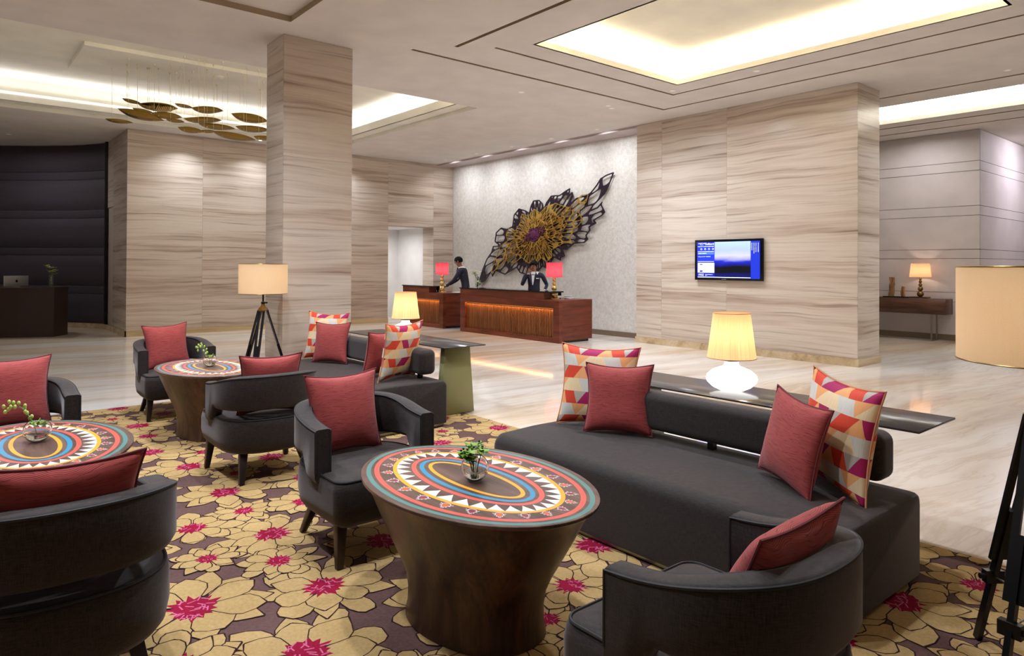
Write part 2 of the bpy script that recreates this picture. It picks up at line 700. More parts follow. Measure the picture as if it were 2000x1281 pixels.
def plane_with_holes(mb, x0, x1, y0, y1, z, holes, mi=0, th=.0):
    xs = sorted({x0, x1, *[min(max(h[i], x0), x1) for h in holes for i in (0, 1)]})
    ys = sorted({y0, y1, *[min(max(h[i], y0), y1) for h in holes for i in (2, 3)]})
    for i in range(len(xs)-1):
        for j in range(len(ys)-1):
            cx, cy = (xs[i]+xs[i+1])/2, (ys[j]+ys[j+1])/2
            if any(h[0] < cx < h[1] and h[2] < cy < h[3] for h in holes):
                continue
            mb.add([(xs[i], ys[j], z), (xs[i+1], ys[j], z), (xs[i+1], ys[j+1], z), (xs[i], ys[j+1], z)], [(0, 1, 2, 3)], mi)


def recess(mb, h, z0, z1, mi=0, top=True, mt=None):
    x0, x1, y0, y1 = h
    b = [(x0, y0, z0), (x1, y0, z0), (x1, y1, z0), (x0, y1, z0), (x0, y0, z1), (x1, y0, z1), (x1, y1, z1), (x0, y1, z1)]
    mb.add(b, [(0, 1, 5, 4), (1, 2, 6, 5), (2, 3, 7, 6), (3, 0, 4, 7)], mi)
    if top:
        mb.add(b, [(4, 5, 6, 7)], mi if mt is None else mt)


COVE_R = (5.94, 8.95, 2.25, 6.62)
COVE_L = (-4.9, 7.55, 10.0, 15.65)
COVE_B = (13.0, 14.58, -3.9, 8.0)
COFFER = (-3.4, 3.19, 1.2, 7.90)
GR = [(4.83, 10.23, 7.82, 7.88), (10.17, 10.23, -2.0, 7.82), (5.62, 9.46, 7.04, 7.09), (9.41, 9.46, -2.0, 7.04),
      (5.18, 5.24, -2.0, 7.38), (12.26, 12.33, -3.9, 8.0), (15.03, 15.11, -3.9, 8.0), (15.79, 15.87, -3.9, 8.0)]
mb = MB()
plane_with_holes(mb, RX0, RX1, RY0, RY1, ZC, [COVE_R, COVE_L, COVE_B, COFFER]+GR)
recess(mb, COFFER, ZC, ZC+.07, 1, True, 0)
for g in GR:
    recess(mb, g, ZC, ZC+.045, 1)
# a closed roof slab above everything
plane_with_holes(mb, RX0-.2, RX1+.2, RY0-.2, RY1+.2, 5.4, [])
ceiling = mb.build('ceiling', [MT['ceil'], MT['groove']])
struct(ceiling)
ceiling['label'] = 'warm white ceiling with stepped recesses and thin grooves'


def cove(h, lip, ledge, ztop, zled, name, step=None):
    """lit tray: outer fascia, hidden ledge, upper ceiling"""
    x0, x1, y0, y1 = h
    m = MB()
    if step:
        sz, sw = step
        recess(m, h, ZC, sz, 0, False)
        i = (x0+.0, x1-sw, y0, y1-sw)
        plane_with_holes(m, x0, x1, y0, y1, sz, [i], 0)
        x0, x1, y0, y1 = i
        zb = sz
    else:
        zb = ZC
    # lip: a thin upstand around the opening
    t = .03
    for a, b, c, d in ((x0-t, x0, y0-t, y1+t), (x1, x1+t, y0-t, y1+t), (x0, x1, y0-t, y0), (x0, x1, y1, y1+t)):
        m.box(a, b, c, d, zb, lip)
    f = m.build('cove_fascia', MT['fascia'], ceiling)
    m = MB()
    X0, X1, Y0, Y1 = x0-ledge, x1+ledge, y0-ledge, y1+ledge
    plane_with_holes(m, X0, X1, Y0, Y1, zled, [(x0, x1, y0, y1)])
    recess(m, (X0, X1, Y0, Y1), zled, ztop, 0, False)
    return m, (X0, X1, Y0, Y1)


m, r = cove(COVE_R, 4.50, .26, 4.80, 4.43, 'r')
plane_with_holes(m, *r, 4.80, [])
m.build('upper_ceiling', MT['fascia'], ceiling)
m, r = cove(COVE_L, 4.66, .30, 4.95, 4.585, 'l', (4.50, .30))
PANEL = (1.70, 6.0, 12.2, 13.9)
plane_with_holes(m, *r, 4.95, [])
m.box(*PANEL, 4.885, 4.949)
m.build('upper_ceiling', MT['fascia'], ceiling)
m, r = cove(COVE_B, 4.50, .30, 4.80, 4.43, 'b')
plane_with_holes(m, *r, 4.80, [])
m.build('upper_ceiling', MT['fascia'], ceiling)

ZROWS = [.12, 1.05, 1.95, 2.86, 3.80, ZC-.002]
GAP = .0012


def slabs(parent, axis, c, outdir, cuts, zs=ZROWS, mat='marble', th=.02, skip=None, name='marble_slab'):
    """stone slabs on a wall face; axis 'x': face at x=c running along y"""
    for i in range(len(cuts)-1):
        for k in range(len(zs)-1):
            if skip and skip(i, k):
                continue
            a0, a1, z0, z1 = cuts[i]+GAP, cuts[i+1]-GAP, zs[k]+GAP, zs[k+1]-GAP
            lo, hi = (c-th, c) if outdir > 0 else (c, c+th)
            b = MB()
            if axis == 'x':
                b.box(lo, hi, a0, a1, z0, z1)
            else:
                b.box(a0, a1, lo, hi, z0, z1)
            b.build(name, MT[mat], parent)


# wall with the screen
w = struct(MB().box(10.95, 11.71, 4.72, 9.06, 0, ZC).build('wall_screen', MT['core']))
w['label'] = 'tall veined marble wall carrying the screen'
slabs(w, 'x', 10.93, -1, [4.70, 7.0, 8.45, 9.08])
slabs(w, 'y', 4.70, -1, [10.95, 11.73])
slabs(w, 'y', 9.08, 1, [10.95, 11.5])
struct(MB().box(10.905, 11.735, 4.675, 9.09, 0, .12).build('baseboard_screen', MT['base']))
# column
w = struct(MB().box(3.31, 4.20, 8.37, 8.91, 0, ZC).build('column', MT['core']))
w['label'] = 'square marble column between the seating and the left wall'
ZP = [.12, 1.10, 2.00, 2.90, 3.81, ZC-.002]
slabs(w, 'y', 8.35, -1, [3.29, 4.22], ZP)
slabs(w, 'y', 8.93, 1, [3.29, 4.22], ZP)
slabs(w, 'x', 3.29, -1, [8.37, 8.91], ZP)
slabs(w, 'x', 4.22, 1, [8.37, 8.91], ZP)
struct(MB().box(3.27, 4.24, 8.33, 8.95, 0, .12).build('baseboard_column', MT['base']))
# left marble wall, with a doorway
YL = 16.38
D0, D1, DH = 9.36, 10.82, 2.62
w = MB().box(3.10, D0, YL+.02, YL+.45, 0, ZC).box(D1+.021, 11.6, YL+.02, YL+.56, 0, ZC).box(D0, D1, YL+.02, YL+.45, DH, ZC)
w.box(3.10, 3.30, YL+.45, 18.6, 0, ZC)
w = struct(w.build('wall_left', MT['core']))
w['label'] = 'long veined marble wall at the left with a doorway'
slabs(w, 'y', YL, -1, [3.08, 4.6, 6.1, 7.7, D0], ZROWS)
slabs(w, 'y', YL, -1, [D1, 11.49], ZROWS[:3]+[DH, 3.80, ZC-.002])
slabs(w, 'y', YL, -1, [D0, D1], [DH, 3.80, ZC-.002])
slabs(w, 'x', 3.08, -1, [YL, 17.84, 18.6], ZROWS, skip=lambda i, k: i == 1 and k < 3)
slabs(w, 'x', D1, -1, [YL, YL+.55], [0, 1.2, DH])
struct(MB().box(3.055, D0, YL-.025, YL, 0, .12).box(3.055, 3.08, YL-.025, 18.6, 0, .12).build('baseboard_left', MT['base']))
struct(MB().box(D1-.02, 11.5, YL-.025, YL, 0, .12).build('baseboard_doorway', MT['base']))
# room behind the doorway
struct(MB().box(8.2, 10.86, 18.4, 18.5, 0, 3).box(8.1, 8.2, 16.85, 18.4, 0, 3).box(10.86, 10.95, 16.94, 18.5, 0, 3).build('wall_passage', MT['white']))
struct(MB().box(8.2, 10.9, YL+.45, 18.5, DH, DH+.05).build('trim_passage_ceiling', MT['white']))
# art wall
struct(MB().box(11.5, 11.7, 9.06, 16.6, 0, ZC).build('wall_art', MT['paper']))
struct(MB().box(11.475, 11.5, 9.08, YL, 0, .11).build('baseboard_art', MT['based']))
st = struct(MB().box(10.94, 11.499, 9.09, YL-.001, ZC-.045, ZC-.002).build('trim_art_soffit', plaster('mauve_soffit_paint', (188, 172, 170), .35)))
# right-hand wall of grooved panels
ZG = [.12, .82, 1.02, 1.74, 1.93, 2.64, 2.84, 3.57, 3.77, ZC-.002]
w = struct(MB().box(16.52, 16.8, 4.66, 9.2, 0, ZC).box(16.52, RX1, 4.66, 4.9, 0, ZC).build('wall_right', MT['based']))
w['label'] = 'pale mauve panelled wall with paired horizontal grooves at the right'
GAP = .005
slabs(w, 'x', 16.5, -1, [4.64, 9.2], ZG, 'mauve', .02, None, 'wall_panel')
slabs(w, 'y', 4.64, -1, [16.525, RX1], ZG, 'mauve', .02, None, 'wall_panel')
GAP = .0012
struct(MB().box(16.48, 16.5, 4.62, 9.2, 0, .12).box(16.48, RX1, 4.62, 4.64, 0, .12).build('baseboard_right', MT['based']))
struct(MB().box(11.72, 16.5, 9.1, 9.2, 0, ZC).build('wall_recess', MT['white']))
# far enclosing walls
struct(MB().box(RX0-.2, RX0, RY0, RY1, 0, ZC).build('wall_behind', MT['white']))
struct(MB().box(RX0, RX1, RY0-.2, RY0, 0, ZC).build('wall_entrance', MT['white']))
struct(MB().box(RX1, RX1+.2, RY0, 4.9, 0, ZC).build('wall_hall_end', MT['white']))
# curved dark padded wall, far left
arc = [(3.10, 18.62), (2.92, 18.98), (2.70, 19.36), (2.44, 19.72), (2.10, 20.06), (1.70, 20.42), (1.2, 20.82), (.6, 21.2), (-.2, 21.6), (-1.2, 21.95), (-2.4, 22.2), (-5.0, 22.4)]


def arcmesh(z0, z1, off, bulge, mat, name, parent=None, n=6):
    pts = [Vector((x, y, 0)) for x, y in arc]
    nr = []
    for i in range(len(pts)):
        t = pts[min(i+1, len(pts)-1)]-pts[max(i-1, 0)]
        q = Vector((-t.y, t.x, 0)).normalized()
        if q.y > 0:
            q = -q
        nr.append(q)
    rings = []
    for k in range(n+1):
        s = k/n
        z = z0+(z1-z0)*s
        o = off+bulge*(1-(2*s-1)**4)
        rings.append([tuple(p+q*o+Vector((0, 0, z))) for p, q in zip(pts, nr)])
    b = MB()
    b.rings(rings, 0, False, False)
    rb = [[tuple(p-q*.05+Vector((0, 0, z))) for p, q in zip(pts, nr)] for z in (z1, z0)]
    b.rings([rings[-1], rb[0], rb[1], rings[0]], 0, False, False)
    return b.build(name, MT[mat], parent, True, auto=.9)


w = struct(arcmesh(0, ZC, -.06, 0, 'core', 'wall_curved'))
w['label'] = 'curved dark aubergine padded wall behind the left desk'
for k in range(len(ZG)-1):
    wide = ZG[k+1]-ZG[k] > .4
    arcmesh(ZG[k]+.004, ZG[k+1]-.004, 0, .07 if wide else .012, 'dark_wall', 'padded_panel', w)
struct(arcmesh(0, .12, .02, 0, 'base', 'baseboard_curved', None, 1))
struct(MB().box(3.03, 3.08, 18.50, 18.62, .12, ZC).build('trim_curved_wall_end', MT['black']))

# ------------------------------------------------------------------ downlights (fixtures with their own lamps)


def downlight(x, y, z, power, label, group, ang=70, color=DOWN, blend=.6, show=True, aim=None, lens='lensdim'):
    e = empty('downlight', (x, y, z), 0, label, 'downlight', group)
    MB().lathe([(.035, -.004), (.05, -.006), (.058, -.002), (.058, .0), (.05, .02), (.035, .02), (.035, -.004)], 20, cap=False).build('trim_ring', MT['trimring'], e, True)
    MB().lathe([(.0005, -.003), (.034, -.003)], 20, cap=False).build('lens', MT[lens], e)
    l = bpy.data.lights.new('downlight_lamp', 'AREA')
    l.shape = 'DISK'
    l.size = .16
    l.energy = power
    l.color = color
    l.spread = math.radians(ang)
    o = bpy.data.objects.new('downlight_lamp', l)
    o.location = (0, 0, -.02)
    if aim:
        d = Vector(aim)-Vector((x, y, z))
        o.rotation_euler = d.to_track_quat('-Z', 'Y').to_euler()
    COL.objects.link(o)
    o.parent = e
    return e


g = 'recessed downlights over the seating'
for (x, y) in ((.3, 2.9), (.3, 5.0), (2.0, 2.6), (2.0, 5.2), (2.0, 7.0), (.3, 7.0)):
    downlight(x, y, ZC+.07, 38, 'recessed downlight in the ceiling tray over the seating', g, 135)
for (x, y) in ((4.4, 3.4), (4.4, 5.4), (7.4, 8.6), (9.4, 8.4), (11.9, 3.0)):  # added fill downlights; the plain ceiling has no known fixtures
    downlight(x, y, ZC, 38, 'added fill downlight in the plain ceiling outside the seating tray', 'added fill downlights in the plain ceiling', 135)
for i, x in enumerate((4.15, 5.72, 7.9)):
    downlight(x, 15.90, ZC, 24, ['recessed downlight near the left marble wall, nearest the dark wall', 'recessed downlight near the left marble wall, just left of the column', 'recessed downlight near the left marble wall, right of the column'][i], 'wall washers along the left marble wall', 135, DOWN, aim=(x, 14.6, 0), lens='lens')
for i, y in enumerate((9.9, 11.3, 12.7, 14.1, 15.5)):
    downlight(10.62, y, ZC, 14, 'recessed downlight in the ceiling before the wall sculpture', 'wall washers before the sculpture', 150, (.93, .955, 1.02), .7, True, (11.5, y, 2.0))
for i, y in enumerate((5.4, 6.9, 8.3)):  # washers added to brighten the screen wall, no such lamps known there
    downlight(9.2, y, ZC, 15, 'added fill downlight before the marble wall with the screen', 'added wall washers by the screen', 130, DOWN, aim=(10.6, y, 0))
downlight(15.6, 5.6, ZC, 14, 'recessed downlight above the long dark console', 'wall washers on the panelled wall', 170, COOL)
downlight(18.6, 3.4, ZC, 60, 'recessed downlight washing the far end of the panelled wall', 'wall washers on the panelled wall', 170, (.93, .90, 1), aim=(18.6, 4.7, 1.5))
downlight(1.2, 18.9, ZC, 20, 'recessed downlight above the dark desk', 'downlights by the curved wall', 170, COOL)
downlight(9.7, 17.4, DH-.01, 24, 'recessed downlight in the passage behind the doorway', 'downlights in the passage', 170, COOL)

# ------------------------------------------------------------------ carpet
CX0, CX1, CY0, CY1 = -2.2, 4.25, -1.2, 8.37
CZ = .009
carpet = MB().box(CX0, CX1, CY0, CY1, .0005, .004).build('carpet', MT['c_ground'])
setp(carpet, 'mauve-brown carpet with large straw-coloured flowers under the seating', 'carpet')


def clip(poly):
    for ax, lim, sg in ((0, CX0, 1), (0, CX1, -1), (1, CY0, 1), (1, CY1, -1)):
        out = []
        for i in range(len(poly)):
            p, q = poly[i-1], poly[i]
            a, b = (p[ax]-lim)*sg, (q[ax]-lim)*sg
            if (a >= 0) != (b >= 0):
                t = a/(a-b)
                out.append((p[0]+(q[0]-p[0])*t, p[1]+(q[1]-p[1])*t))
            if b >= 0:
                out.append(q)
        poly = out
        if len(poly) < 3:
            return []
    return poly


rng = random.Random(11)
flowers = []
for sz, md, tries in ((1.05, .54, 5000), (.8, .38, 9000), (.62, .27, 12000)):
    for _ in range(tries):
        x, y = rng.uniform(CX0-.1, CX1+.1), rng.uniform(CY0-.1, CY1+.1)
        if all((x-a)**2+(y-b)**2 > (md*.5+m*.5)**2 for a, b, s_, m in flowers):
            flowers.append((x, y, sz*rng.uniform(.9, 1.1), md))
pat = MB()


def petal_poly(cx, cy, ang, r0, L, wd, kind, grow=0.0):
    pts = []
    for t, w in {0: ((0, .25), (.2, .6), (.45, .95), (.65, 1), (.85, .62), (1.0, .0)),
                 1: ((0, .2), (.2, .6), (.45, .9), (.7, 1), (.9, .8), (1.0, .45)),
                 2: ((0, .3), (.2, .7), (.4, 1), (.6, .9), (.8, .5), (1.0, .0))}[kind]:
        pts.append((r0+L*t, w*wd))
    up = [(a+(grow if i == len(pts)-1 else 0)-(grow if i == 0 else 0), b+grow) for i, (a, b) in enumerate(pts)]
    dn = [(a, -b) for a, b in reversed(up)]
    ca, sa = math.cos(ang), math.sin(ang)
    return [(cx+a*ca-b*sa, cy+a*sa+b*ca) for a, b in up+dn]


def put(poly, z, mi):
    poly = clip(poly)
    if poly:
        pat.add([(a, b, z) for a, b in poly], [tuple(range(len(poly)))], mi)


for i, (x, y, s, md) in enumerate(flowers):
    z = .0042 + ((i*.61803) % 1)*.0036
    k = 0
    n1, n2 = rng.choice((8, 9)), rng.choice((7, 8))
    for layer, n, r0, L, wd in ((0, n1, .10, .23, .068), (1, n2, .06, .20, .074)):
        ph = rng.uniform(0, 6.3)
        for j in range(n):
            a = ph+2*PI*j/n+rng.uniform(-.12, .12)
            l = L*s*rng.uniform(.82, 1.12)
            w_ = wd*s*rng.uniform(.85, 1.15)
            kd = rng.choice((0, 0, 1, 2))
            put(petal_poly(x, y, a, r0*s, l, w_, kd, .0062), z+k*1.2e-5, 1)
            k += 1
            put(petal_poly(x, y, a, r0*s, l, w_, kd), z+k*1.2e-5, 0)
            k += 1
    for layer in range(3):
        N = 30
        R0 = (.105, .08, .05)[layer]*s
        pl = []
        for j in range(N):
            a = 2*PI*j/N
            rr = R0*(1.0 if j % 2 else .72)*rng.uniform(.82, 1.15)
            pl.append((x+rr*math.cos(a), y+rr*math.sin(a)))
        put(pl, z+(k+layer)*1.2e-5, 2 if layer != 9 else 2)
    k += 4
    for j in range(int(22*s)):
        a, rr = rng.uniform(0, 6.3), R0/.05*.085*math.sqrt(rng.random())
        px, py, a2, ln = x+rr*math.cos(a), y+rr*math.sin(a), rng.uniform(0, 6.3), .018*s
        dx, dy = math.cos(a2)*ln, math.sin(a2)*ln
        put([(px-dx-dy*.16, py-dy+dx*.16), (px-dx+dy*.16, py-dy-dx*.16), (px+dx+dy*.16, py+dy-dx*.16), (px+dx-dy*.16, py+dy+dx*.16)], z+(k+j % 3)*1.2e-5, 3)
pm = bpy.data.meshes.new('flower_pattern')
pm.from_pydata(pat.v, [], pat.f)
for q in ('c_petal', 'c_line', 'c_red', 'c_pink'):
    pm.materials.append(MT[q])
pm.polygons.foreach_set('material_index', pat.m)
po = bpy.data.objects.new('flower_pattern', pm)
COL.objects.link(po)
po.parent = carpet
po['kind'] = 'stuff'

# ------------------------------------------------------------------ armchairs (local: faces +Y)


def chair_path(off, yf, n=44, back=.36):
    """U in plan from left arm front round the back to right arm front"""
    hw, ys = .355+off, -.02
    pts = [(-hw, yf), (-hw, yf*.66+ys*.34), (-hw, yf*.33+ys*.67)]
    for i in range(n+1):
        a = PI + PI*i/n
        c, s = math.cos(a), math.sin(a)
        e = .80
        pts.append((hw*math.copysign(abs(c)**e, c), ys+(back-.02+off)*math.copysign(abs(s)**e, s)))
    pts += [(hw, yf*.33+ys*.67), (hw, yf*.66+ys*.34), (hw, yf)]
    return pts


def seat_outline(inset, n=30):
    hw, ys, yf, rc = .345-inset, -.02, .36-inset, .06
    pts = []
    for i in range(n+1):
        a = PI + PI*i/n
        c, s = math.cos(a), math.sin(a)
        e = .78
        pts.append((hw*math.copysign(abs(c)**e, c), ys+(.33-inset)*math.copysign(abs(s)**e, s)))
    for i in range(7):
        a = PI/2*i/6
        pts.append((hw-rc+rc*math.cos(a), yf-rc+rc*math.sin(a)))
    for i in range(7):
        a = PI/2+PI/2*i/6
        pts.append((-hw+rc+rc*math.cos(a), yf-rc+rc*math.sin(a)))
    return pts


def make_chair():
    e = empty('armchair')
    prof = [(.07, .195), (.035, .205), (.012, .235), (.0, .30), (.0, .39), (.006, .425), (.018, .440), (.035, .446), (.12, .452), (.24, .455)]
    rings = [[(x, y, z) for x, y in seat_outline(i)] for i, z in prof]
    st = MB().rings(rings).build('seat', MT['fab'], e, True, auto=1.2)
    MB().tube([(x, y, .441) for x, y in seat_outline(.014)], .0055, 6, 0, True).build('seat_piping', MT['pipe'], st, True)
    # wrap-around back and arms
    po, pi_ = chair_path(.012, .14), chair_path(-.078, .14)
    rings, top_o, top_i = [], [], []
    N = len(po)
    for (xo, yo), (xi, yi) in zip(po, pi_):
        s = min(1, max(0, (yo+.38)/.52))
        zt = .755-.078*(s*s*(3-2*s))
        b = min(1, max(0, (yo-.015)/.02))
        zb = .515*(1-b)+.40*b
        def L(t): return (xo+(xi-xo)*t, yo+(yi-yo)*t)
        sec = [(0.0, zb+.025), (0.0, zt-.018), (.06, zt-.004), (.2, zt), (.8, zt), (.94, zt-.004), (1.0, zt-.018), (1.0, zb+.025), (.85, zb), (.15, zb)]
        rings.append([(*L(t), z) for t, z in sec])
        top_o.append((*L(.03), zt-.008))
        top_i.append((*L(.97), zt-.008))
    bk = MB().rings(rings).build('backrest', MT['fab'], e, True, auto=.9)
    for tp in (top_o, top_i):
        x, y, z = tp[0]
        x2, y2, z2 = tp[-1]
        MB().tube([(x, y, .45)]+tp+[(x2, y2, .45)], .0055, 6).build('piping', MT['pipe'], bk, True)
    for sx in (-1, 1):
        for top, bot in (((.285, .27), (.305, .30)), ((.20, -.19), (.245, -.29))):
            tx, ty, bx, by = top[0]*sx, top[1], bot[0]*sx, bot[1]
            def sq(cx, cy, z, h): return [(cx-h, cy-h, z), (cx+h, cy-h, z), (cx+h, cy+h, z), (cx-h, cy+h, z)]
            MB().hexa(sq(bx, by, 0, .017), sq(tx, ty, .215, .028)).build('leg', MT['leg'], e, bevel=.003)
    return e


CHAIRS = [  # x, y, rotation, label
    (1.88, 3.53, PI, 'charcoal armchair with crimson cushion between the near oval table and the column'),
    (1.885, 5.17, 0, 'charcoal armchair seen from behind, in front of the far oval table'),
    (1.90, 7.71, PI, 'charcoal armchair standing farthest away, beyond the far oval table'),
    (1.84, 1.20, 0, 'charcoal armchair in the right foreground in front of the dark sofa'),
    (.35, 2.96, 0, 'charcoal armchair in the bottom left corner with its back to the viewer'),
    (.37, 5.44, PI, 'charcoal armchair at the left edge behind the left oval table'),
]
proto = make_chair()
chairs = []
for i, (x, y, r, lb) in enumerate(CHAIRS):
    c = proto if i == 0 else copy_tree(proto)
    c.location = (x, y, CZ)
    c.rotation_euler = (0, 0, r)
    setp(c, lb, 'armchair', 'charcoal armchairs around the oval tables')
    chairs.append(c)

# ------------------------------------------------------------------ cushions


def make_cushion_mesh(size, thick, mats, seed, pinch=.13):
    rg = random.Random(seed)
    n = 26
    def P(i, j, sgn):
        u, v = 2*i/n-1, 2*j/n-1
        x = size/2*u*(1-pinch*(1-v*v)*abs(u)**1.5)
        z = size/2*v*(1-pinch*(1-u*u)*abs(v)**1.5)
        h = thick/2*(max(0, (1-abs(u)**2.6))*max(0, (1-abs(v)**2.6)))**.55
        h *= 1+.05*math.sin(3*u+seed)+.05*math.sin(4*v+2*seed)
        wr = .004*math.sin(9*u+5*v+seed)*(abs(u*v))*(1 if h > .004 else 0)
        return (x, sgn*(h+wr), z), ((u+1)/2, (v+1)/2)
    b = MB()
    for sgn in (-1, 1):
        vs, uvs = [], []
        for j in range(n+1):
            for i in range(n+1):
                p, q = P(i, j, sgn)
                vs.append(p)
                uvs.append(q if sgn < 0 else (1-q[0], q[1]))
        fs = []
        for j in range(n):
            for i in range(n):
                a = j*(n+1)+i
                fs.append((a, a+1, a+n+2, a+n+1))
        b.add(vs, fs, 0, uvs)
    border = [P(i, 0, 1)[0] for i in range(n)]+[P(n, j, 1)[0] for j in range(n)]+[P(i, n, 1)[0] for i in range(n, 0, -1)]+[P(0, j, 1)[0] for j in range(n, 0, -1)]
    return b, [(x, 0, z) for x, y, z in border]


def cushion(kind, size, loc, yaw, tilt, roll, label, group, seed, thick=.15):
    """front (-Y local) faces away from what it leans on; loc is the bottom edge centre"""
    mm, pm_ = (MT['red'], MT['redpipe']) if kind == 'red' else (MT['print'], MT['printpipe'])
    b, border = make_cushion_mesh(size, thick, None, seed)
    bm = bmesh.new()
    o = b.build('cushion', mm, None, True, auto=3)
    mesh = o.data
    bm.from_mesh(mesh)
    bmesh.ops.remove_doubles(bm, verts=bm.verts, dist=.0004)
    bmesh.ops.recalc_face_normals(bm, faces=bm.faces)
    bm.to_mesh(mesh)
    bm.free()
    pp = MB().tube(border, .005, 6, 0, True).build('piping', pm_, o, True)
    R = Matrix.Rotation(yaw, 4, 'Z') @ Matrix.Rotation(tilt, 4, 'X') @ Matrix.Rotation(roll, 4, 'Y')
    o.matrix_world = Matrix.Translation(Vector(loc)) @ R @ Matrix.Translation((0, 0, size/2*.97))
    setp(o, label, 'cushion', group)
    return o


gc = 'crimson cushions on the armchairs'


def chair_cushion(ch, dx, dy, yaw, tilt, roll, label, seed, size=.48):
    M_ = Matrix.Translation(ch.location) @ Matrix.Rotation(ch.rotation_euler.z, 4, 'Z')
    p = M_ @ Vector((dx, dy, .452))
    return cushion('red', size, p, ch.rotation_euler.z+PI+yaw, tilt, roll, label, gc, seed)


chair_cushion(chairs[0], .04, -.15, .05, -.17, .0, 'crimson ribbed cushion in the armchair between the near oval table and the column', 1, .47)
chair_cushion(chairs[1], .0, -.13, -.1, -.18, .0, 'crimson cushion in the armchair seen from behind before the far table', 2, .45)
chair_cushion(chairs[2], .02, -.13, .2, -.18, -.03, 'crimson cushion in the farthest armchair, before the marble wall', 3, .47)
chair_cushion(chairs[3], .03, -.06, .0, -.48, .04, 'crimson cushion leaning in the right foreground armchair', 4, .45)
chair_cushion(chairs[4], .0, -.06, -.08, -.40, 0, 'crimson cushion in the bottom left corner armchair', 5, .48)
chair_cushion(chairs[5], .0, -.13, 0, -.19, 0, 'crimson cushion in the armchair at the left edge', 6, .48)

# ------------------------------------------------------------------ sofas (local: +X is the back, runs along Y, origin centre of front edge)


def rbox(x0, x1, y0, y1, z0, z1, name, mat, parent, r=.05, seg=5):
    o = MB().box(x0, x1, y0, y1, z0, z1).build(name, MT[mat], parent, bevel=r, seg=seg)
    return o


def make_sofa(post_ys):
    e = empty('sofa')
    L = 1.125
    st = MB()
    # section with a soft front edge, lofted along the length with rounded ends
    def sec(ins):
        a, b, zt, zb, rf = 0+ins*.5, .93-ins, .432-ins*.4, .03, .08
        pts = [(a+.004, zb), (a, zb+.02), (a, zt-rf)]
        for i in range(1, 8):
            t = PI/2*i/7
            pts.append((a+rf-rf*math.cos(t), zt-rf+rf*.98*math.sin(t)))
        pts += [(a+.35, zt+.008), (b-.25, zt+.006)]
        rb = .05
        for i in range(0, 6):
            t = PI/2*i/5
            pts.append((b-rb+rb*math.sin(t), zt-rb+rb*math.cos(t)))
        pts += [(b, zb+.02), (b-.004, zb)]
        return pts
    rings = []
    for y, ins in ((-L, .03), (-L+.006, .014), (-L+.02, .004), (-L+.05, 0), (-L/2, 0), (0, 0), (L/2, 0), (L-.05, 0), (L-.02, .004), (L-.006, .014), (L, .03)):
        rings.append([(x, y, z) for x, z in sec(ins)])
    st.rings(rings).build('seat', MT['fab'], e, True, auto=1.0)
    MB().box(.03, .90, -L+.03, L-.03, 0, .03).build('plinth', MT['steel'], e)
    rbox(.68, .86, -L+.09, L-.14, .487, .728, 'backrest', 'fab', e, .055, 6)
    for y in post_ys:
        MB().box(.765, .805, y-.02, y+.02, .40, .52).build('post', MT['black'], e)
    return e


s1 = make_sofa((-.02, -.85, .82))
s1.location = (2.82, 2.425, CZ)
setp(s1, 'long charcoal sofa in the foreground right with a raised back bar', 'sofa', 'charcoal sofas')
s2 = copy_tree(s1)
s2.location = (2.85, 6.575, CZ)
s2['label'] = 'charcoal sofa behind the left armchairs, beside the column'

gp = 'cushions on the sofas'
ZS = .449+CZ
cushion('print', .56, (3.45, 3.22, ZS), math.radians(-62), -.17, .02, 'large geometric print cushion at the far end of the foreground sofa', gp, 11, .15)
cushion('red', .46, (3.41, 2.99, ZS), math.radians(-63), -.20, -.02, 'crimson cushion at the far end of the foreground sofa', gp, 12, .14)
cushion('print', .56, (3.405, 1.60, ZS), math.radians(-121), -.13, .07, 'large geometric print cushion at the near end of the foreground sofa', gp, 13, .15)
cushion('red', .46, (3.265, 1.77, ZS), math.radians(-118), -.20, .10, 'crimson cushion at the near end of the foreground sofa', gp, 14, .14)
cushion('print', .56, (3.42, 7.45, ZS), math.radians(-60), -.17, .02, 'large geometric print cushion at the far end of the rear sofa', gp, 15, .15)
cushion('red', .46, (3.36, 7.17, ZS), math.radians(-60), -.20, -.02, 'crimson cushion at the far end of the rear sofa', gp, 16, .14)
cushion('print', .56, (3.42, 5.80, ZS), math.radians(-160), -.17, .0, 'large geometric print cushion at the near end of the rear sofa', gp, 17, .15)
cushion('red', .46, (3.36, 6.08, ZS), math.radians(-160), -.20, .0, 'crimson cushion at the near end of the rear sofa', gp, 18, .14)

# ------------------------------------------------------------------ glass consoles behind the sofas


def make_console(sup):
    e = empty('glass_console')
    MB().box(0, .52, -1.09, 1.09, .700, .712).build('glass_top', MT['glasst'], e, bevel=.002, seg=1)
    for y in sup:
        def q(z, h, x0, x1): return [(x0, y-h, z), (x1, y-h, z), (x1, y+h, z), (x0, y+h, z)]
        MB().hexa(q(0, .05, .05, .47), q(.699, .035, .10, .42)).build('support', MT['olive'], e, bevel=.003, seg=1)
    for x in (.14, .38):
        MB().box(x-.012, x+.012, -.30, .30, .684, .699).build('rail', MT['black'], e)
    return e


c1 = make_console((-.42, .88))
c1.location = (3.80, 2.42, CZ)
setp(c1, 'smoked glass console on olive supports behind the foreground sofa', 'console table', 'glass consoles behind the sofas')
c2 = make_console((-.91, .42))
c2.location = (3.90, 6.78, CZ)
setp(c2, 'smoked glass console on olive supports behind the rear sofa', 'console table', 'glass consoles behind the sofas')


def bulb(parent, z, power, color, r=.05, name='lamp_bulb'):
    l = bpy.data.lights.new(name, 'POINT')
    l.energy = power
    l.color = color
    l.shadow_soft_size = r
    o = bpy.data.objects.new(name, l)
    o.location = (0, 0, z)
    COL.objects.link(o)
    o.parent = parent
    return o


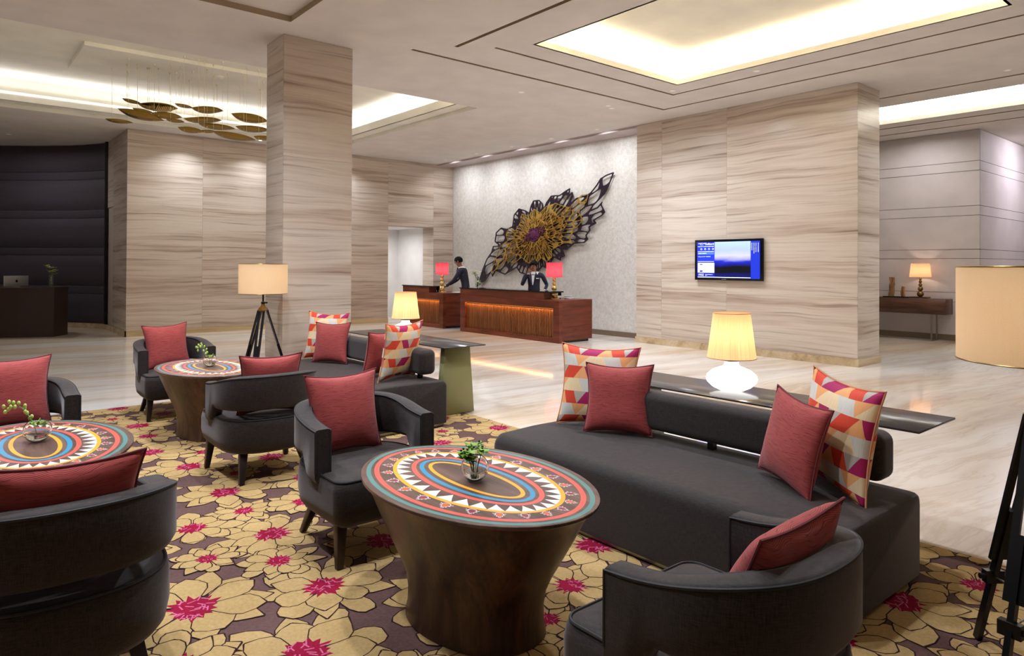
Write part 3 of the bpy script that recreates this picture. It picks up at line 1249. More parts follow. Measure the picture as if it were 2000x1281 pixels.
def make_table_lamp():
    e = empty('table_lamp')
    pr = [(.045, 0), (.075, .006), (.125, .03), (.158, .062), (.165, .085), (.158, .108), (.125, .138), (.085, .155), (.058, .165), (.047, .178), (.045, .20)]
    MB().lathe(pr, 36).build('opal_base', MT['opal'], e, True, auto=1.2)
    MB().lathe([(.05, .20), (.055, .202), (.055, .214), (.05, .216)], 28).build('collar', MT['black'], e, True)
    n = 72
    rg = []
    for r, z in ((.158, .222), (.150, .27), (.142, .33), (.133, .40), (.118, .518)):
        rg.append([((r+.0018*(k % 2))*math.cos(2*PI*k/n), (r+.0018*(k % 2))*math.sin(2*PI*k/n), z) for k in range(n)])
    sh = MB().rings(rg, 0, True, False).build('shade', MT['shadepleat'], e, True, auto=2)
    for r, z in ((.159, .222), (.119, .518)):
        MB().tube([(r*math.cos(2*PI*k/40), r*math.sin(2*PI*k/40), z) for k in range(40)], .0025, 5, 0, True).build('shade_rim', MT['printpipe'], sh, True)
    MB().tube([(-.117, 0, .505), (.117, 0, .505)], .002, 5).build('spider', MT['black'], sh)
    MB().tube([(0, 0, .21), (0, 0, .33)], .008, 8).build('stem', MT['black'], e)
    bulb(e, .37, 2.1, (1, .82, .60), .03)
    return e


l1 = make_table_lamp()
l1.location = (4.06, 2.56, .7125+CZ)
setp(l1, 'lit table lamp with opal base and pleated shade on the foreground glass console', 'table lamp', 'opal table lamps')
l2 = copy_tree(l1)
l2.location = (4.10, 6.77, .7125+CZ)
l2['label'] = 'lit table lamp with opal base and pleated shade on the rear glass console'

# ------------------------------------------------------------------ oval tables


def make_oval_table():
    e = empty('oval_table')
    n = 72
    def ring(a, b, z, k=0, ph=0): return [(a*math.cos(2*PI*i/n)*(1+k*math.sin(5*2*PI*i/n+ph)), b*math.sin(2*PI*i/n)*(1+k*math.sin(5*2*PI*i/n+ph)), z) for i in range(n)]
    MB().rings([ring(.434, .630, .584), ring(.439, .635, .588), ring(.439, .635, .598), ring(.437, .633, .600)]).build('table_top', MT['top'], e, True, auto=.5)
    prof = [(.262, .372, 0, .012), (.252, .362, .05, .014), (.250, .360, .12, .018), (.258, .372, .19, .022), (.282, .405, .26, .022), (.318, .455, .34, .018), (.356, .512, .43, .012), (.392, .566, .52, .006), (.418, .606, .57, .0), (.428, .622, .584, 0)]
    MB().rings([ring(a, b, z, k, z*2.2) for a, b, z, k in prof]).build('trunk', MT['walnut'], e, True, auto=1)
    return e


TABLES = [((1.824, 2.43), 'oval table with painted concentric top in the centre foreground'),
          ((1.92, 6.60), 'oval table with painted concentric top standing farthest away'),
          ((.40, 4.32), 'oval table with painted concentric top at the left edge')]
t0 = make_oval_table()
tabs = []
for i, ((x, y), lb) in enumerate(TABLES):
    t = t0 if i == 0 else copy_tree(t0)
    t.location = (x, y, CZ)
    setp(t, lb, 'table', 'oval tables with painted tops')
    tabs.append(t)

# small glass bowls with sprigs


def leafm(mb, p, d, L, w, mi=0, up=(0, 0, 1)):
    p, d = Vector(p), Vector(d).normalized()
    s = d.cross(Vector(up))
    s = s.normalized() if s.length > .01 else Vector((1, 0, 0))
    nn = s.cross(d)
    a, b, c, t = p, p+d*L*.45+s*w/2+nn*L*.06, p+d*L*.45-s*w/2+nn*L*.06, p+d*L
    m_ = p+d*L*.5-nn*L*.04
    mb.add([a, b, t, c, m_], [(0, 1, 4), (1, 2, 4), (2, 3, 4), (3, 0, 4)], mi)


def bowl_vase(x, y, z, label, mode, seed, R=.062):
    rg = random.Random(seed)
    e = empty('bowl_vase', (x, y, z), 0, label, 'vase', 'glass bowls on the oval tables')
    out, inn = [], []
    for i in range(13):
        a = -PI/2+.35+(PI-.95)*i/12
        out.append((R*math.cos(a), R*.92+R*.95*math.sin(a)))
    z0 = out[0][1]
    out = [(r, q-z0) for r, q in out]
    inn = [(r*.94, q*.96+.004) for r, q in reversed(out)]
    MB().lathe([(.002, 0)]+out+inn+[(.002, .006)], 32, cap=False).build('bowl', MT['glass'], e, True, auto=1.2)
    MB().lathe([(.002, .0075)]+[(r*.935, q*.96+.005) for r, q in out[:6]]+[(.002, out[5][1]*.96+.005)], 32, cap=False).build('water', MT['water'], e, True, auto=.8)
    h = out[-1][1]
    sp = empty('sprig')
    sp.parent = e
    stems, lf, bd = MB(), MB(), MB()
    if mode == 'leafy':
        for k in range(12):
            a = rg.uniform(0, 6.3)
            tip = Vector((math.cos(a)*rg.uniform(.02, .075), math.sin(a)*rg.uniform(.02, .075), h+rg.uniform(.0, .05)))
            stems.tube([(math.cos(a)*.01, math.sin(a)*.01, .02), (tip.x*.4, tip.y*.4, h*.7), tip], .0016, 5)
            for q in range(8):
                b = rg.uniform(0, 6.3)
                leafm(lf, tip+Vector((0, 0, -.03*rg.random())), (math.cos(b), math.sin(b), rg.uniform(-.1, .7)), rg.uniform(.030, .050), .026)
            for q in range(1):
                bd.sphere(tip+Vector((rg.uniform(-.015, .015), rg.uniform(-.015, .015), rg.uniform(0, .015))), .0055, 8, 6)
        bm_ = 'purple'
    else:
        # arching bud spray to the left of the photograph
        dr = -CR.copy() if mode == 'arch' else -CR*.6
        dr.z = 0
        dr.normalize()
        Ls = .15 if mode == 'arch' else .10
        pts = []
        for k in range(9):
            t = k/8
            pts.append(Vector((0, 0, .03))+dr*(Ls*t**1.2)+Vector((0, 0, (h*.9+.05)*math.sin(t*1.9)/.95)))
        stems.tube(pts, .0022, 6)
        for k in range(2, 9):
            for s_ in (-1, 1):
                d = (pts[min(k, 8)]-pts[k-1]).normalized()+Vector((rg.uniform(-.5, .5), rg.uniform(-.5, .5), .5*s_))
                d.normalize()
                p = pts[k]
                q = p+d*.022
                stems.tube([p, q], .001, 4)
                bd.sphere(q+d*.008, .0085, 8, 6, sz=1.4)
        for k in range(24):
            b = rg.uniform(0, 6.3)
            leafm(lf, (math.cos(b)*.015, math.sin(b)*.015, h*.75), (math.cos(b), math.sin(b), rg.uniform(.0, 1.2)), rg.uniform(.03, .05), .018)
        bm_ = 'green2'
    stems.build('stem', MT['stem'], sp, True)
    lf.build('leaves', MT['green'], sp)['kind'] = 'stuff'
    bd.build('buds', MT[bm_], sp, True)['kind'] = 'stuff'
    return e


bowl_vase(1.815, 2.41, .600+CZ, 'small clear glass bowl with leafy sprig on the centre foreground table', 'leafy', 3)
bowl_vase(1.935, 6.63, .600+CZ, 'small clear glass bowl with sprig on the farthest oval table', 'short', 4)
bowl_vase(.415, 4.39, .600+CZ, 'small clear glass bowl with arching orchid buds on the left table', 'arch', 5, .066)

# ------------------------------------------------------------------ tripod floor lamps


def make_tripod(angles, name='tripod_lamp'):
    e = empty(name)
    n = 56
    sh = MB().rings([[(.272*math.cos(2*PI*k/n), .272*math.sin(2*PI*k/n), z) for k in range(n)] for z in (1.20, 1.32, 1.43, 1.545)], 0, True, False).build('shade', MT['shade'], e, True)
    for z in (1.20, 1.545):
        MB().tube([(.273*math.cos(2*PI*k/n), .273*math.sin(2*PI*k/n), z) for k in range(n)], .003, 5, 0, True).build('shade_rim', MT['bronze'], sh, True)
    for a in (0, 2*PI/3, 4*PI/3):
        MB().tube([(0, 0, 1.50), (.271*math.cos(a), .271*math.sin(a), 1.53)], .002, 5).build('spoke', MT['black'], sh)
    MB().tube([(0, 0, 1.02), (0, 0, 1.50)], .011, 12).build('pole', MT['black'], e, True)
    MB().lathe([(.02, 1.075), (.024, 1.08), (.024, 1.10), (.018, 1.105)], 16).tube([(.02, 0, 1.09), (.05, .0, 1.09)], .009, 8).build('clamp', MT['black'], e, True)
    MB().lathe([(.062, 1.00), (.066, 1.005), (.05, 1.03), (.028, 1.055), (.02, 1.075)], 6).build('head', MT['bronze'], e)
    for a in angles:
        c, s = math.cos(a), math.sin(a)
        T, B_ = Vector((.045*c, .045*s, 1.0)), Vector((.36*c, .36*s, 0))
        side = Vector((-s, c, 0))
        lg = MB()
        for sg in (-1, 1):
            lg.bar(T+side*.026*sg, T.lerp(B_, .62)+side*.021*sg, .014, .026, 0, side)
        lg.bar(T.lerp(B_, .40), T.lerp(B_, 1.0), .030, .020, 0, side)
        L_ = lg.build('leg', MT['black'], e)
        p = T.lerp(B_, .70)
        MB().bar(p-side*.036, p+side*.036, .03, .05, 0, (0, 0, 1)).tube([p+side*.03, p+side*.055], .011, 8).build('clamp', MT['black'], L_)
        MB().tube([T+side*.03, T-side*.03], .013, 8).build('hinge', MT['bronze'], L_)
        MB().tube([p, (0, 0, p.z+.015)], .004, 6).build('spreader', MT['steel'], L_)
    bulb(e, 1.36, 5.6, (1, .82, .62), .04)
    MB().sphere((0, 0, 1.36), .032, 12, 8).build('bulb', MT['bulb'], e, True)
    return e


ta = make_tripod([math.radians(a) for a in (50, 172, 290)])
ta.location = (3.10, .67, CZ)
setp(ta, 'tripod floor lamp with drum shade at the right edge', 'floor lamp', 'tripod floor lamps')
tb = make_tripod([math.radians(a) for a in (230, 120, 352)])
tb.location = (2.93, 8.02, CZ)
setp(tb, 'tripod floor lamp with drum shade standing before the column', 'floor lamp', 'tripod floor lamps')

# ------------------------------------------------------------------ reception desks


def make_desk(label, y0, y1, ysplit, x0, x1, n0, n1, slats, xend=None):
    """front face at x0; raised screen from ysplit to y1, low end y0..ysplit"""
    e = empty('reception_desk', (0, 0, 0), 0, label, 'reception desk', 'mahogany reception desks')
    MB().box(x0+.09, x1, y0+.0, y1, .05, .835).build('body', MT['mahog'], e)
    MB().box(x0+.14, x1-.06, y0+.05, y1-.05, 0, .05).build('toe_kick', MT['mahogd'], e)
    za, zb = .095, .69
    fr = MB().box(x0, x0+.09, y0, y1, zb, .835).box(x0, x0+.09, y0, y1, 0.002, za).box(x0, x0+.09, y0, n0, za, zb).box(x0, x0+.09, n1, y1, za, zb)
    fr.build('front_frame', MT['mahog'], e)
    MB().box(x0-.0, x1, y0, y1, .836, .86).build('low_top', MT['mahog'], e)
    MB().box(x0, x0+.22, ysplit, y1, .861, 1.0).build('raised_screen', MT['mahog'], e)
    MB().box(x0-.02, x0+.40, ysplit-.17, y1+.02, 1.001, 1.026).build('counter_top', MT['blackgloss'], e)
    MB().box(x0+.012, x0+.05, n0, n1, zb-.005, zb-.001).build('light_strip', emit('amber_strip', (255, 150, 50), 1.0), e)
    l = bpy.data.lights.new('niche_light', 'AREA')
    l.shape = 'RECTANGLE'
    l.size, l.size_y = .03, n1-n0
    l.energy = 2.2*(n1-n0)
    l.color = (1, .55, .2)
    o = bpy.data.objects.new('niche_light', l)
    o.location = (x0+.035, (n0+n1)/2, zb-.012)
    COL.objects.link(o)
    o.parent = e
    MB().box(x0+.085, x0+.0905, n0, n1, za, zb).build('niche_back', MT['mahogd'], e)
    w_ = (n1-n0)/slats
    s0 = MB().box(x0+.055, x0+.085, -w_*.26, w_*.26, za, zb-.032).build('slat', MT['slat'], e)
    for i in range(slats):
        s = s0 if i == 0 else s0.copy()
        if i:
            COL.objects.link(s)
            s.parent = e
        s.location = (0, n0+w_*(i+.5), 0)
    return e


make_desk('front reception desk with lit slatted panel and black raised counter', 9.83, 13.18, 10.28, 9.47, 10.42, 10.0, 13.0, 60)
make_desk('rear reception desk beside the doorway with lit slatted panel', 13.90, 15.78, 14.52, 9.47, 10.35, 14.06, 15.62, 32)


def ball_lamp(x, y, z, label, shade, balls, base, sh, group, metal, power, bcol):
    e = empty('table_lamp', (x, y, z), 0, label, 'table lamp', group)
    if base == 'round':
        MB().lathe([(.0, 0), (.105, 0), (.11, .006), (.11, .018), (.10, .026), (.02, .03)], 28, cap=False).build('base', MT[metal], e, True, auto=.6)
        zz = .028
    else:
        MB().box(-.11, .11, -.16, .16, 0, .03).build('base', MT['wenge'], e)
        zz = .03
    MB().tube([(0, 0, zz), (0, 0, sh[2]+.02)], .009, 8).build('rod', MT[metal], e, True)
    for r in balls:
        MB().sphere((0, 0, zz+r*.94), r, 20, 12).build('ball', MT[metal], e, True, auto=2)
        zz += r*1.88
    r0, r1, z0, z1 = sh
    n = 48
    s = MB().rings([[(r*math.cos(2*PI*k/n), r*math.sin(2*PI*k/n), q) for k in range(n)] for r, q in ((r0, z0), ((r0+r1)/2, (z0+z1)/2), (r1, z1))], 0, True, False).build('shade', MT[shade], e, True)
    MB().tube([(-r1, 0, z1-.01), (r1, 0, z1-.01)], .002, 5).build('spider', MT['black'], s)
    bulb(e, z0+(z1-z0)*.42, power, bcol, .03)
    return e


gl = 'gold ball lamps on the reception desks'
RB = [.078, .060, .044, .042, .028]
sh_ = (.245, .245, .445, .755)
ball_lamp(9.75, 10.265, .861, 'gold ball lamp with crimson drum shade on the front reception desk', 'shadered', RB, 'round', (.168, .168, .45, .755), gl, 'brass', 3.4, (1, .82, .70))
ball_lamp(9.72, 14.31, .861, 'gold ball lamp with crimson drum shade on the rear reception desk', 'shadered', RB, 'round', (.16, .16, .45, .75), gl, 'brass', 3.4, (1, .82, .70))


def monitor(x, y, z, rz, label, w=.42, h=.30):
    e = empty('monitor', (x, y, z), rz, label, 'monitor', 'monitors on the reception desks')
    MB().box(-w/2, w/2, -.012, .012, .06, .06+h).build('screen_panel', MT['tv'], e, bevel=.004, seg=1)
    MB().box(-.10, .10, -.09, .07, 0, .012).build('stand', MT['tv'], e)
    MB().box(-.025, .025, -.002, .02, .012, .09).build('neck', MT['tv'], e)
    return e


monitor(9.98, 10.45, .861, math.radians(-43), 'slim black monitor on the front desk beside the gold lamp', .22, .085)
monitor(9.80, 14.62, .861, math.radians(-34), 'slim black monitor on the rear desk beside the gold lamp', .30, .085)
kb = MB().box(9.96, 10.26, 14.02, 14.26, .8605, .864).box(9.98, 10.22, 14.08, 14.30, .8645, .867)
setp(kb.build('paper_stack', MT['paperw']), 'white papers lying on the rear reception desk under the hand', 'papers')
ph = empty('telephone', (10.05, 10.12, .861), .4, 'pale grey telephone on the low end of the front desk', 'telephone')
MB().hexa([(-.09, -.08, 0), (.09, -.08, 0), (.09, .08, 0), (-.09, .08, 0)], [(-.09, -.08, .02), (.09, -.08, .02), (.09, .08, .05), (-.09, .08, .05)]).build('body', MT['silver'], ph, bevel=.004, seg=1)
MB().box(-.085, -.045, -.09, .09, .045, .07).build('handset', MT['silver'], ph, bevel=.008)


def tall_vase(x, y, z, label, H, r, seed, spray, low=None):
    rg = random.Random(seed)
    e = empty('flower_vase', (x, y, z), 0, label, 'vase', 'glass flower vases')
    MB().lathe([(.001, 0), (r, 0), (r, H), (r*.93, H), (r*.93, .012), (.001, .012)], 24, cap=False).build('glass_cylinder', MT['glass'], e, True, auto=.6)
    sp = empty('flowers')
    sp.parent = e
    st, bl = MB(), MB()
    for k in range(5):
        a = rg.uniform(0, 6.3)
        tip = Vector((math.cos(a)*spray*.5, math.sin(a)*spray*.5, H+rg.uniform(.02, .16)))+(-CR*spray*.4)
        tip.z = H+rg.uniform(.03, .17)
        st.tube([(math.cos(a)*r*.4, math.sin(a)*r*.4, .015), (math.cos(a+1)*r*.3, math.sin(a+1)*r*.3, H*.8), tip], .004, 6)
        for q in range(3):
            p = tip+Vector((rg.uniform(-.05, .05), rg.uniform(-.05, .05), rg.uniform(-.04, .05)))
            for w_ in range(5):
                b = 2*PI*w_/5+rg.random()
                leafm(bl, p, (math.cos(b), math.sin(b), rg.uniform(-.2, .6)), .055, .045)
    if low:
        for q in range(low):
            b = rg.uniform(0, 6.3)
            p = Vector((math.cos(b)*.14*rg.random(), math.sin(b)*.14*rg.random(), rg.uniform(.06, .16)))-CR*.03
            for w_ in range(5):
                c = 2*PI*w_/5+rg.random()
                leafm(bl, p, (math.cos(c), math.sin(c), rg.uniform(-.2, .7)), .06, .05)
            st.tube([(0, 0, .02), p], .003, 5)
    else:
        for q in range(8):
            b = rg.uniform(0, 6.3)
            leafm(bl, (0, 0, .03+.02*q), (math.cos(b)*.3, math.sin(b)*.3, 1), .07, .03)
    st.build('stem', MT['stem'], sp, True)
    bl.build('blossoms', MT['petalw'] if low else plain('lime_orchid', (206, 208, 118), .5), sp)['kind'] = 'stuff'
    return e


p = atx(930, 566, 9.62)
tall_vase(9.62, 12.72, 1.027, 'glass vase of pale orchids on the front desk beside the man', .26, .045, 8, .10, 9)

# ------------------------------------------------------------------ people


def person(name, loc, rz, label, H, joints, edges, hands, hair_fn, extra):
    """one continuous skinned body; joints: name -> (pos, radius), local faces -Y"""
    names = list(joints)
    vs = [Vector(joints[k][0]) for k in names]
    rad = [joints[k][1] for k in names]
    idx = {k: i for i, k in enumerate(names)}
    es = [(idx[a], idx[b]) for a, b in edges]
    for wrist, d, curl, sp in hands:
        d = Vector(d).normalized()
        w0 = Vector(joints[wrist][0])
        side = Vector(sp).normalized()
        nrm = d.cross(side).normalized()
        pi_ = len(vs)
        vs.append(w0+d*.075)
        rad.append((.036, .022))
        es.append((idx[wrist], pi_))
        for k in range(4):
            off = side*(-.030+.020*k)
            L = (.062, .075, .078, .064)[k]
            prev = pi_
            pt = w0+d*.085+off
            dd = d.copy()
            for q in range(3):
                vs.append(pt.copy())
                rad.append((.0095-.001*q,)*2)
                es.append((prev, len(vs)-1))
                prev = len(vs)-1
                dd = (dd*math.cos(curl)+nrm*math.sin(curl)).normalized()
                pt = pt+dd*L*.45
        prev = idx[wrist]
        pt = w0+d*.035-side*.035
        dd = (d-side*.7).normalized()
        for q in range(3):
            vs.append(pt.copy())
            rad.append((.011-.001*q,)*2)
            es.append((prev if q else pi_, len(vs)-1))
            prev = len(vs)-1
            dd = (dd+nrm*.35).normalized()
            pt = pt+dd*.028
    me = bpy.data.meshes.new(name)
    me.from_pydata([tuple(v) for v in vs], es, [])
    o = bpy.data.objects.new(name, me)
    COL.objects.link(o)
    md = o.modifiers.new('skin', 'SKIN')
    md.use_smooth_shade = True
    for i, sv in enumerate(me.skin_vertices[0].data):
        r = rad[i]
        sv.radius = r if isinstance(r, tuple) else (r, r)
        sv.use_root = (i == 0)
    sb = o.modifiers.new('sub', 'SUBSURF')
    sb.levels = sb.render_levels = 2
    dg = bpy.context.evaluated_depsgraph_get()
    nm = bpy.data.meshes.new_from_object(o.evaluated_get(dg))
    o.modifiers.clear()
    o.data = nm
    nm.name = name
    nm.materials.clear()
    for k in ('suit', 'skin', 'shirt', 'black'):
        nm.materials.append(MT[k])
    neck = Vector(joints['neck'][0])
    wr = [(Vector(joints[w][0]), Vector(d).normalized()) for w, d, c, s in hands]
    for pl in nm.polygons:
        c = Vector(pl.center)
        mi = 0
        if c.z > neck.z-.01 and math.hypot(c.x-neck.x, c.y-neck.y) < (.085 if c.z < neck.z+.03 else .2):
            mi = 1
        elif c.z > neck.z-.055 and (c-neck).length < .13:
            mi = 2
        for w, d in wr:
            tt = (c-w).dot(d)
            if 0 < tt < .22 and ((c-w)-d*tt).length < .075:
                mi = 1
            elif (c-w).length < .06 and tt > -.025:
                mi = 2
        if c.z < .07:
            mi = 3
        pl.material_index = mi
        pl.use_smooth = True
    o.location = loc
    o.rotation_euler = (0, 0, rz)
    setp(o, label, 'person')
    hd = Vector(joints['head'][0])
    hair_fn(o, hd)
    extra(o, joints)
    return o


def face(o, hd, tilt):
    """nose, eyes, brows, mouth and ears in the head's own frame (faces -Y)"""
    R = Matrix.Translation(hd) @ Matrix.Rotation(tilt[0], 4, 'Z') @ Matrix.Rotation(tilt[1], 4, 'X') @ Matrix.Scale(1.09, 4)
    def put(m_, nm, mt): 
        ob = m_.build(nm, MT[mt], o, True, auto=2)
        ob.matrix_local = R
        return ob
    put(MB().hexa([(-.014, -.080, -.022), (.014, -.080, -.022), (.014, -.06, -.02), (-.014, -.06, -.02)], [(-.006, -.088, .016), (.006, -.088, .016), (.006, -.06, .02), (-.006, -.06, .02)]).add([(-.011, -.08, -.022), (.011, -.08, -.022), (0, -.108, -.018), (0, -.086, .014)], [(0, 1, 2), (0, 2, 3), (1, 3, 2)]), 'nose', 'skin')
    for s in (-1, 1):
        put(MB().sphere((s*.030, -.083, .016), .0095, 10, 6, sz=.6), 'eye', 'hair')
        put(MB().box(s*.030-.017, s*.030+.017, -.091, -.080, .033, .039), 'eyebrow', 'hair')
        put(MB().sphere((s*.082, .005, -.004), .024, 10, 8, sx=.35, sy=.7, sz=1.25), 'ear', 'skin')
    put(MB().box(-.022, .022, -.090, -.078, -.052, -.045), 'mouth', 'tie')
    return R


def hair_cap(o, hd, tilt, long=False):
    R = face(o, hd, tilt)
    b = MB()
    n, m = 22, 12
    rings = []
    for j in range(m+1):
        ph = PI*.68*j/m
        rg = []
        for i in range(n):
            a = 2*PI*i/n
            front = max(0, -math.sin(a))
            p = ph*(1-.44*front**1.0)
            r = .093*(1+.03*math.sin(5*a)*math.sin(p))
            rg.append((r*.93*math.sin(p)*math.cos(a), r*1.12*math.sin(p)*math.sin(a)+.006, .022+r*1.10*math.cos(p)))
        rings.append(rg)
    b.rings(rings, 0, True, True)
    if long:
        b.sphere((0, .105, -.005), .045, 12, 8)
    h = b.build('hair', MT['hair'], o, True, auto=2)
    h.matrix_local = R


def dress(o, J, tie=True, badge=False):
    nk, ch = Vector(J['neck'][0]), Vector(J['chest'][0])
    f = Vector((0, -1, 0))
    d = (nk-ch)
    b0 = ch+f*.160+d*.05
    t0 = nk+f*.072+Vector((0, 0, -.03))
    w = MB()
    w.add([t0+Vector((-.05, .012, .03)), t0+Vector((.05, .012, .03)), b0+Vector((.004, -.012, -.12)), b0+Vector((-.004, -.012, -.12)), t0+Vector((-.05, .05, .03)), t0+Vector((.05, .05, .03)), b0+Vector((.004, .03, -.12)), b0+Vector((-.004, .03, -.12))],
          [(0, 1, 2, 3), (7, 6, 5, 4), (0, 4, 5, 1), (1, 5, 6, 2), (2, 6, 7, 3), (3, 7, 4, 0)])
    w.build('shirt_front', MT['shirt'], o)
    for s in (-1, 1):
        MB().add([nk+Vector((s*.06, .03, .012)), nk+Vector((s*.018, -.078, -.012)), nk+Vector((s*.05, -.088, -.05)), nk+Vector((s*.085, .01, -.03))], [(0, 1, 2, 3)]).build('collar', MT['shirt'], o)
        MB().add([nk+Vector((s*.075, .0, -.01)), t0+Vector((s*.058, -.004, .02)), b0+Vector((s*.012, -.022, -.13)), b0+Vector((s*.075, -.006, .03)), b0+Vector((s*.10, -.0, .075))], [(0, 1, 2, 3, 4)]).build('lapel', MT['suit'], o)
    if tie:
        MB().add([t0+Vector((-.016, -.006, .012)), t0+Vector((.016, -.006, .012)), b0+Vector((.028, -.022, -.04)), b0+Vector((0, -.024, -.10)), b0+Vector((-.028, -.022, -.04))], [(0, 1, 2, 3, 4)]).build('tie', MT['tie'], o)
    if badge:
        MB().box(.075, .145, -.150, -.142, nk.z-.165, nk.z-.145).build('name_badge', MT['paperw'], o)


def body(hip, lean, shrug, H, arms):
    k = H/1.75
    J = {}
    J['pelvis'] = ((0, 0, .95*k), (.155*k, .115*k))
    J['waist'] = ((0, -.02*lean, 1.08*k), (.145*k, .105*k))
    J['chest'] = ((0, -.08*lean, 1.28*k), (.19*k, .125*k))
    J['upper'] = ((0, -.12*lean, 1.40*k), (.145*k, .095*k))
    J['neck'] = ((0, -.155*lean, 1.485*k), (.060*k, .060*k))
    J['jaw'] = ((0, -.18*lean-.014, 1.545*k), (.064*k, .068*k))
    J['head'] = ((0, -.205*lean-.006, 1.625*k), (.086*k, .096*k))
    J['crown'] = ((0, -.205*lean, 1.700*k), (.068*k, .076*k))
    for s, n in ((-1, 'r'), (1, 'l')):
        J['sh_'+n] = ((s*.198*k, -.11*lean, 1.405*k), (.066*k, .066*k))
        el, wr = arms[n]
        J['el_'+n] = (el, (.047*k, .047*k))
        J['wr_'+n] = (wr, (.030*k, .030*k))
        J['hip_'+n] = ((s*.095*k, 0, .87*k), (.095*k, .10*k))
        J['kn_'+n] = ((s*.10*k, .0, .50*k), (.065*k, .068*k))
        J['an_'+n] = ((s*.10*k, .02, .09*k), (.045*k, .048*k))
        J['toe_'+n] = ((s*.11*k, -.13, .038), (.042, .034))
    E_ = [('pelvis', 'waist'), ('waist', 'chest'), ('chest', 'upper'), ('upper', 'neck'), ('neck', 'jaw'), ('jaw', 'head'), ('head', 'crown')]
    for n in 'rl':
        E_ += [('upper', 'sh_'+n), ('sh_'+n, 'el_'+n), ('el_'+n, 'wr_'+n), ('pelvis', 'hip_'+n), ('hip_'+n, 'kn_'+n), ('kn_'+n, 'an_'+n), ('an_'+n, 'toe_'+n)]
    return J, E_


# man: faces +Y, bending over the papers
arms = {'r': ((-.26, -.30, 1.16), (-.22, -.52, 1.02)), 'l': ((.25, -.28, 1.15), (.24, -.50, 1.00))}
J, E_ = body(0, 1.0, 0, 1.77, arms)
person('person', (10.55, 14.42, 0), math.radians(222), 'man in navy suit bending over papers behind the rear reception desk', 1.77, J, E_,
       [('wr_r', (.1, -.75, -.45), .25, (1, 0, 0)), ('wr_l', (-.15, -.8, -.4), .25, (-1, 0, 0))],
       lambda o, hd: hair_cap(o, hd, (0, .30)), lambda o, J: dress(o, J))
# woman: faces the camera (-X, -Y), right hand at her mouth
arms = {'r': ((-.27, -.10, 1.09), (-.085, -.215, 1.37)), 'l': ((.30, .03, 1.10), (.27, -.17, .97))}
J, E_ = body(0, .25, 0, 1.66, arms)
person('person', (10.62, 11.86, 0), math.radians(-52), 'woman in navy jacket with a hand raised to her face behind the front desk', 1.66, J, E_,
       [('wr_r', (.25, -.05, .9), .45, (-.6, -.6, .2)), ('wr_l', (0, -.8, -.4), .3, (-1, 0, 0))],
       lambda o, hd: hair_cap(o, hd, (-.12, .10), True), lambda o, J: dress(o, J, False, True))

# ------------------------------------------------------------------ wall sculpture
AX = 11.44


def crop_pt(px, py, x=AX):
    p = atx(920+px/4.927, 320+py/4.927, x)
    return (p.y, p.z)


ctr = crop_pt(645, 680)
O_DARK = [(1378, 75), (1352, 150), (1325, 215), (1285, 290), (1235, 345), (1180, 400), (1150, 445), (1215, 415), (1282, 340), (1255, 388), (1292, 465), (1262, 500), (1185, 545), (1210, 570), (1140, 610), (1150, 640), (1110, 690), (1128, 725), (1090, 762), (990, 770), (920, 830), (880, 820), (905, 890), (862, 905), (865, 935), (800, 900), (760, 960), (735, 1015), (690, 985), (645, 1035), (585, 1010), (540, 1068), (470, 1050), (440, 1000), (385, 1030), (325, 1068), (265, 1040), (235, 1030), (205, 1092), (195, 1045), (130, 1130), (95, 1150), (66, 1190), (80, 1110), (112, 1010), (150, 915), (195, 850), (212, 790), (270, 785), (228, 750), (240, 660), (290, 612), (345, 625), (398, 600), (412, 490), (462, 428), (520, 445), (560, 470), (572, 410), (600, 352), (655, 345), (690, 380), (700, 440), (722, 372), (770, 305), (815, 300), (850, 300), (905, 262), (955, 230), (945, 300), (975, 265), (985, 310), (955, 380), (1010, 330), (1065, 312), (1110, 300), (1150, 275), (1205, 205), (1245, 140), (1300, 105)]
O_GOLD = [(1140, 288), (1118, 370), (1060, 430), (1050, 470), (1085, 540), (1040, 600), (995, 625), (990, 665), (955, 715), (990, 760), (900, 765), (840, 800), (790, 830), (790, 900), (740, 945), (690, 905), (640, 965), (560, 955), (500, 900), (430, 955), (350, 935), (260, 1010), (200, 1055), (235, 930), (270, 850), (290, 790), (360, 740), (345, 680), (370, 620), (440, 640), (490, 560), (500, 480), (570, 500), (620, 432), (680, 470), (740, 405), (830, 378), (880, 400), (960, 420), (1020, 360), (1070, 300)]


def poly_field(P, Y, Z):
    P = np.array(P)
    Q = np.roll(P, -1, 0)
    d = np.full(Y.shape, 1e9)
    ins = np.zeros(Y.shape, bool)
    for (ax, ay), (bx, by) in zip(P, Q):
        ex, ey = bx-ax, by-ay
        t = np.clip(((Y-ax)*ex+(Z-ay)*ey)/(ex*ex+ey*ey+1e-12), 0, 1)
        d = np.minimum(d, np.hypot(Y-ax-t*ex, Z-ay-t*ey))
        c = ((ay > Z) != (by > Z))
        with np.errstate(divide='ignore', invalid='ignore'):
            xi = ax+(Z-ay)*ex/np.where(ey == 0, 1e-9, ey)
        ins ^= c & (Y < xi)
    return np.where(ins, d, -d)


